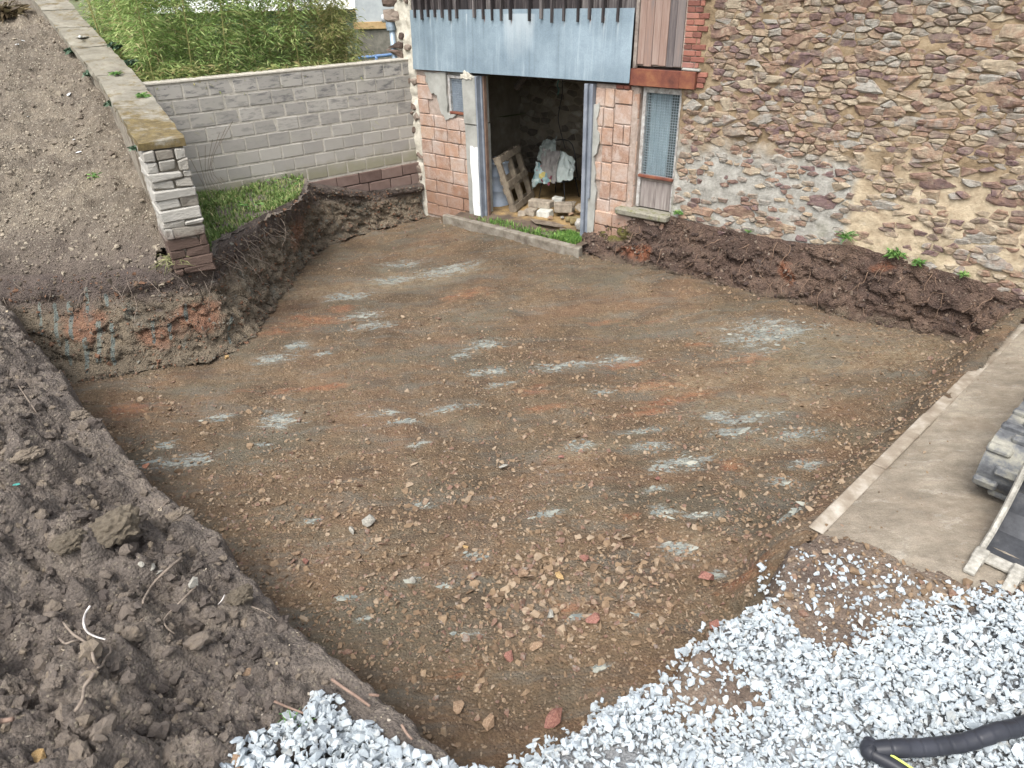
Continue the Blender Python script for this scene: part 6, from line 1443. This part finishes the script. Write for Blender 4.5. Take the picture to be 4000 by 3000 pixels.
# ================================================================== MACHINE AND PIPE
xr = Vector((.667, -.745, 0)); yr = Vector((.745, .667, 0)); L0 = site(2118, 1200, .47)
EXC = thing('excavator', 'dusty compact excavator standing on the driveway with toothed bucket down', 'excavator', (L0.x, L0.y, .455), math.atan2(xr.y, xr.x))
t = NT('dusty_rubber'); c = t.ramp(t.noise(5, 6, .7), [(.34, srgb(66, 68, 72)), (.48, srgb(98, 100, 102)), (.60, srgb(134, 132, 120)), (.76, srgb(170, 166, 150))]); t.bump(t.noise(30, 5, .7), .5, .006); M_RUB = t.out(c, .85)
t = NT('worn_black_steel'); c = t.ramp(t.noise(6, 6, .7), [(.3, srgb(48, 50, 54)), (.55, srgb(72, 74, 78)), (.75, srgb(104, 104, 102))]); t.bump(t.noise(30, 5, .7), .3, .004); M_BUCK = t.out(c, .6, .2)
M_DUST = simple('dusty_worn_steel', [(.3, srgb(122, 118, 108)), (.55, srgb(160, 156, 144)), (.8, srgb(192, 188, 178))], 22, .75, .5, .004)
bw = .62
pr = [(.0, .02), (.16, .0), (.32, .03), (.44, .12), (.50, .25), (.49, .40), (.42, .52)]
V = []; F = []
for i, (y_, z_) in enumerate(pr):
    nx_, nz_ = (pr[min(i + 1, 6)][1] - pr[max(i - 1, 0)][1]), -(pr[min(i + 1, 6)][0] - pr[max(i - 1, 0)][0]); ln = math.hypot(nx_, nz_); nx_, nz_ = nx_ / ln * .018, nz_ / ln * .018
    V += [(0, y_, z_), (bw, y_, z_), (0, y_ + nx_, z_ + nz_), (bw, y_ + nx_, z_ + nz_)]
for i in range(6):
    a = i * 4; b = a + 4; F += [(a, a + 1, b + 1, b), (a + 2, b + 2, b + 3, a + 3), (a, b, b + 2, a + 2), (a + 1, a + 3, b + 3, b + 1)]
F += [(0, 2, 3, 1), (24, 25, 27, 26)]
BK = pobj('bucket', V, F, M_BUCK, EXC, False)
side = [(.02, .03)] + pr[1:] + [(.405, .37), (.325, .21), (.18, .09)]
for nm, x_ in (('side_plate', -.022), ('side_plate', bw)):
    bm = bmesh.new(); f_ = bm.faces.new([bm.verts.new((x_, y_, z_)) for y_, z_ in side]); ex = bmesh.ops.extrude_face_region(bm, geom=[f_])
    for v_ in [g_ for g_ in ex['geom'] if isinstance(g_, bmesh.types.BMVert)]: v_.co.x += .022
    bmesh.ops.recalc_face_normals(bm, faces=bm.faces); bmobj(nm, bm, M_BUCK, BK)
    ed = [(.02, .05), (.19, .09), (.33, .21), (.41, .37), (.44, .55)]
    V, F = tube([(x_ + .011, y_, z_) for y_, z_ in ed], .02, 6); pobj('worn_edge', V, F, M_DUST, BK)
box('cutting_lip', -.02, bw + .02, -.05, .05, .012, .034, M_DUST, BK, .004)
for k in range(4):
    x_ = .0 + k * (bw - .0) / 3
    bm = box_bm(x_ - .038, x_ + .038, -.085, .03, .0, .062, .008)
    bmobj('tooth_adapter', bm, M_DUST, BK)
    bm = box_bm(x_ - .032, x_ + .032, -.22, -.08, .004, .056, .004)
    for v_ in bm.verts:
        if v_.co.y < -.15: v_.co.z = .010 + (v_.co.z - .004) * .35
    bmobj('tooth', bm, M_DUST, BK)
def track(x0, x1):
    # rounded belt: front roller, flat run, rear roller
    R_ = .21; y0, y1 = .80, 2.3; zc = R_ + .03; path = []
    for k in range(17): a = -PI / 2 - PI * k / 16; path.append((y0 + R_ * math.cos(a), zc + R_ * math.sin(a)))
    for k in range(1, 13): path.append((y0 + (y1 - y0) * k / 12, zc + R_))
    for k in range(1, 17): a = PI / 2 - PI * k / 16; path.append((y1 + R_ * math.cos(a), zc + R_ * math.sin(a)))
    for k in range(1, 12): path.append((y1 + (y0 - y1) * k / 12, zc - R_))
    n_ = len(path); V = []; F = []
    for i, (y_, z_) in enumerate(path):
        cy = min(max(y_, y0), y1); dy, dz = y_ - cy, z_ - zc; ln = math.hypot(dy, dz) or 1; iy, iz = y_ - dy / ln * .03, z_ - dz / ln * .03
        V += [(x0, y_, z_), (x1, y_, z_), (x1, iy, iz), (x0, iy, iz)]
    for i in range(n_):
        a = i * 4; b = ((i + 1) % n_) * 4
        for k in range(4): F.append((a + k, a + (k + 1) % 4, b + (k + 1) % 4, b + k))
    T = pobj('track', V, F, M_RUB, EXC)
    # lugs, left and right alternately
    P = [Vector((0, *p)) for p in path]; tot = 0; w = x1 - x0; cnt = 0
    per = sum(((P[(i + 1) % n_] - P[i]).length for i in range(n_))); sp_ = per / 34; acc = 0
    for i in range(n_):
        a, b = P[i], P[(i + 1) % n_]; L_ = (b - a).length; 
        while acc < L_:
            p = a.lerp(b, acc / L_); tdir = (b - a).normalized(); cy = min(max(p.y, y0), y1); nd = Vector((0, p.y - cy, p.z - zc)).normalized()
            lf_ = cnt % 2 == 0; xa, xb = (x0 - .004, x0 + w * .60) if lf_ else (x0 + w * .40, x1 + .004)
            bm = box_bm(0, xb - xa, -.034, .034, -.01, .036, .012); bm.transform(Matrix(((1, 0, 0, xa), (0, tdir.y, nd.y, p.y), (0, tdir.z, nd.z, p.z), (0, 0, 0, 1)))); bmesh.ops.recalc_face_normals(bm, faces=bm.faces)
            bmobj('track_lug', bm, M_RUB, T); cnt += 1; acc += sp_
        acc -= L_
    for yy in (y0, y1):
        V, F = tube([(x0 + .03, yy, zc), (x1 - .03, yy, zc)], R_ - .035, 20); pobj('roller', V, F, M_BUCK, T)
    box('track_frame', x0 + .04, x1 - .04, y0, y1, zc - .09, zc + .09, M_BUCK, T, .01)
track(-.27, -.03); track(.95, 1.22)
M_YEL = simple('machine_yellow', [(.3, srgb(168, 122, 30)), (.7, srgb(208, 158, 50))], 3, .5, .1, .003)
box('undercarriage', .22, .94, 1.1, 2.2, .2, .42, M_BUCK, EXC, .02); HS = box('house', .05, 1.15, 1.25, 2.6, .50, 1.05, M_YEL, EXC, .05)
box('slew_ring', .35, .8, 1.4, 1.9, .42, .5, M_BUCK, EXC, .02); CB = box('cab', .55, 1.12, 1.4, 2.3, 1.052, 1.12, M_BUCK, EXC, .02)
for (a, b) in ((.57, 1.42), (1.06, 1.42), (.57, 2.24), (1.06, 2.24)): box('cab_post', a, a + .05, b, b + .05, 1.12, 2.1, M_BUCK, CB, .006)
box('cab_roof', .53, 1.14, 1.36, 2.34, 2.1, 2.17, M_YEL, CB, .02)
def arm(name, a, b, w, h, mat):
    a, b = Vector(a), Vector(b); d = (b - a).normalized(); bm = box_bm(0, (b - a).length, -w / 2, w / 2, -h / 2, h / 2, .012); s_ = Vector((1, 0, 0)); u_ = s_.cross(d) if abs(s_.dot(d)) < .9 else Vector((0, 0, 1)); u_ = d.cross(s_).normalized()
    bm.transform(Matrix(((d.x, s_.x, u_.x, a.x), (d.y, s_.y, u_.y, a.y), (d.z, s_.z, u_.z, a.z), (0, 0, 0, 1)))); bmesh.ops.recalc_face_normals(bm, faces=bm.faces); return bmobj(name, bm, mat, EXC)
arm('boom', (.45, 1.3, .8), (.45, 1.05, 2.2), .14, .2, M_YEL); arm('dipper', (.45, 1.0, 2.25), (.45, .52, .55), .12, .16, M_YEL); arm('bucket_link', (.45, .56, .6), (.45, .46, .42), .10, .1, M_BUCK)

# black pipe on the gravel
def grav_top(p, r_): return Vector((p.x, p.y, float(bed_z(np.array(p.x), np.array(p.y))) + .075 + r_))
M_PIPE = simple('black_ribbed_pipe', [(.3, srgb(34, 36, 42)), (.7, srgb(56, 58, 66))], 5, .42, .1, .002)
pp = thing('black_pipe', 'black spiral wrapped pipe folded back over the white gravel', 'pipe')
PR = .043
ctl = [site(1893, 1606, .62), site(1945, 1607, .62), site(2010, 1602, .62), site(2090, 1592, .62), site(2160, 1577, .62), site(2212, 1560, .62), site(2300, 1525, .62), site(2420, 1470, .60), site(2640, 1380, .58), site(2900, 1330, .56)]
ctl = [grav_top(p, PR) for p in ctl]; P = smooth_path(ctl, 22)
acc = 0; rad = []; last = P[0]; out = []
for p in P:
    acc += (p - last).length; last = p; f_ = (acc / .07) % 1.0; rad.append(PR * (1.0 - .075 * (1 - f_) if f_ > .08 else .86))
V, F = tube(P, rad, 20); pobj('wrapped_hose', V, F, M_PIPE, pp, True)
c2 = [ctl[0] + Vector((.01, .03, -.005)), site(1882, 1612, .60), site(1893, 1628, .58), site(1930, 1650, .57), site(1990, 1690, .56), site(2060, 1745, .55)]
c2 = [c2[0]] + [grav_top(p, .04) for p in c2[1:]]; P2 = smooth_path(c2, 14)
V, F = tube(P2[:26], [PR * (1 - .07 * ((i % 8) / 8)) for i in range(26)], 20); pobj('wrapped_fold', V, F, M_PIPE, pp, True)
V, F = tube(P2[22:], .032, 16); inner = pobj('inner_pipe', V, F, M_PIPE, pp, True)
V, F = tube([p + Vector((.010, .016, .029)) for p in P2[26:]], .006, 6); pobj('yellow_stripe', V, F, simple('yellow_green_stripe', [(.3, srgb(176, 196, 40)), (.7, srgb(208, 224, 70))], 4, .5, 0), inner, True)
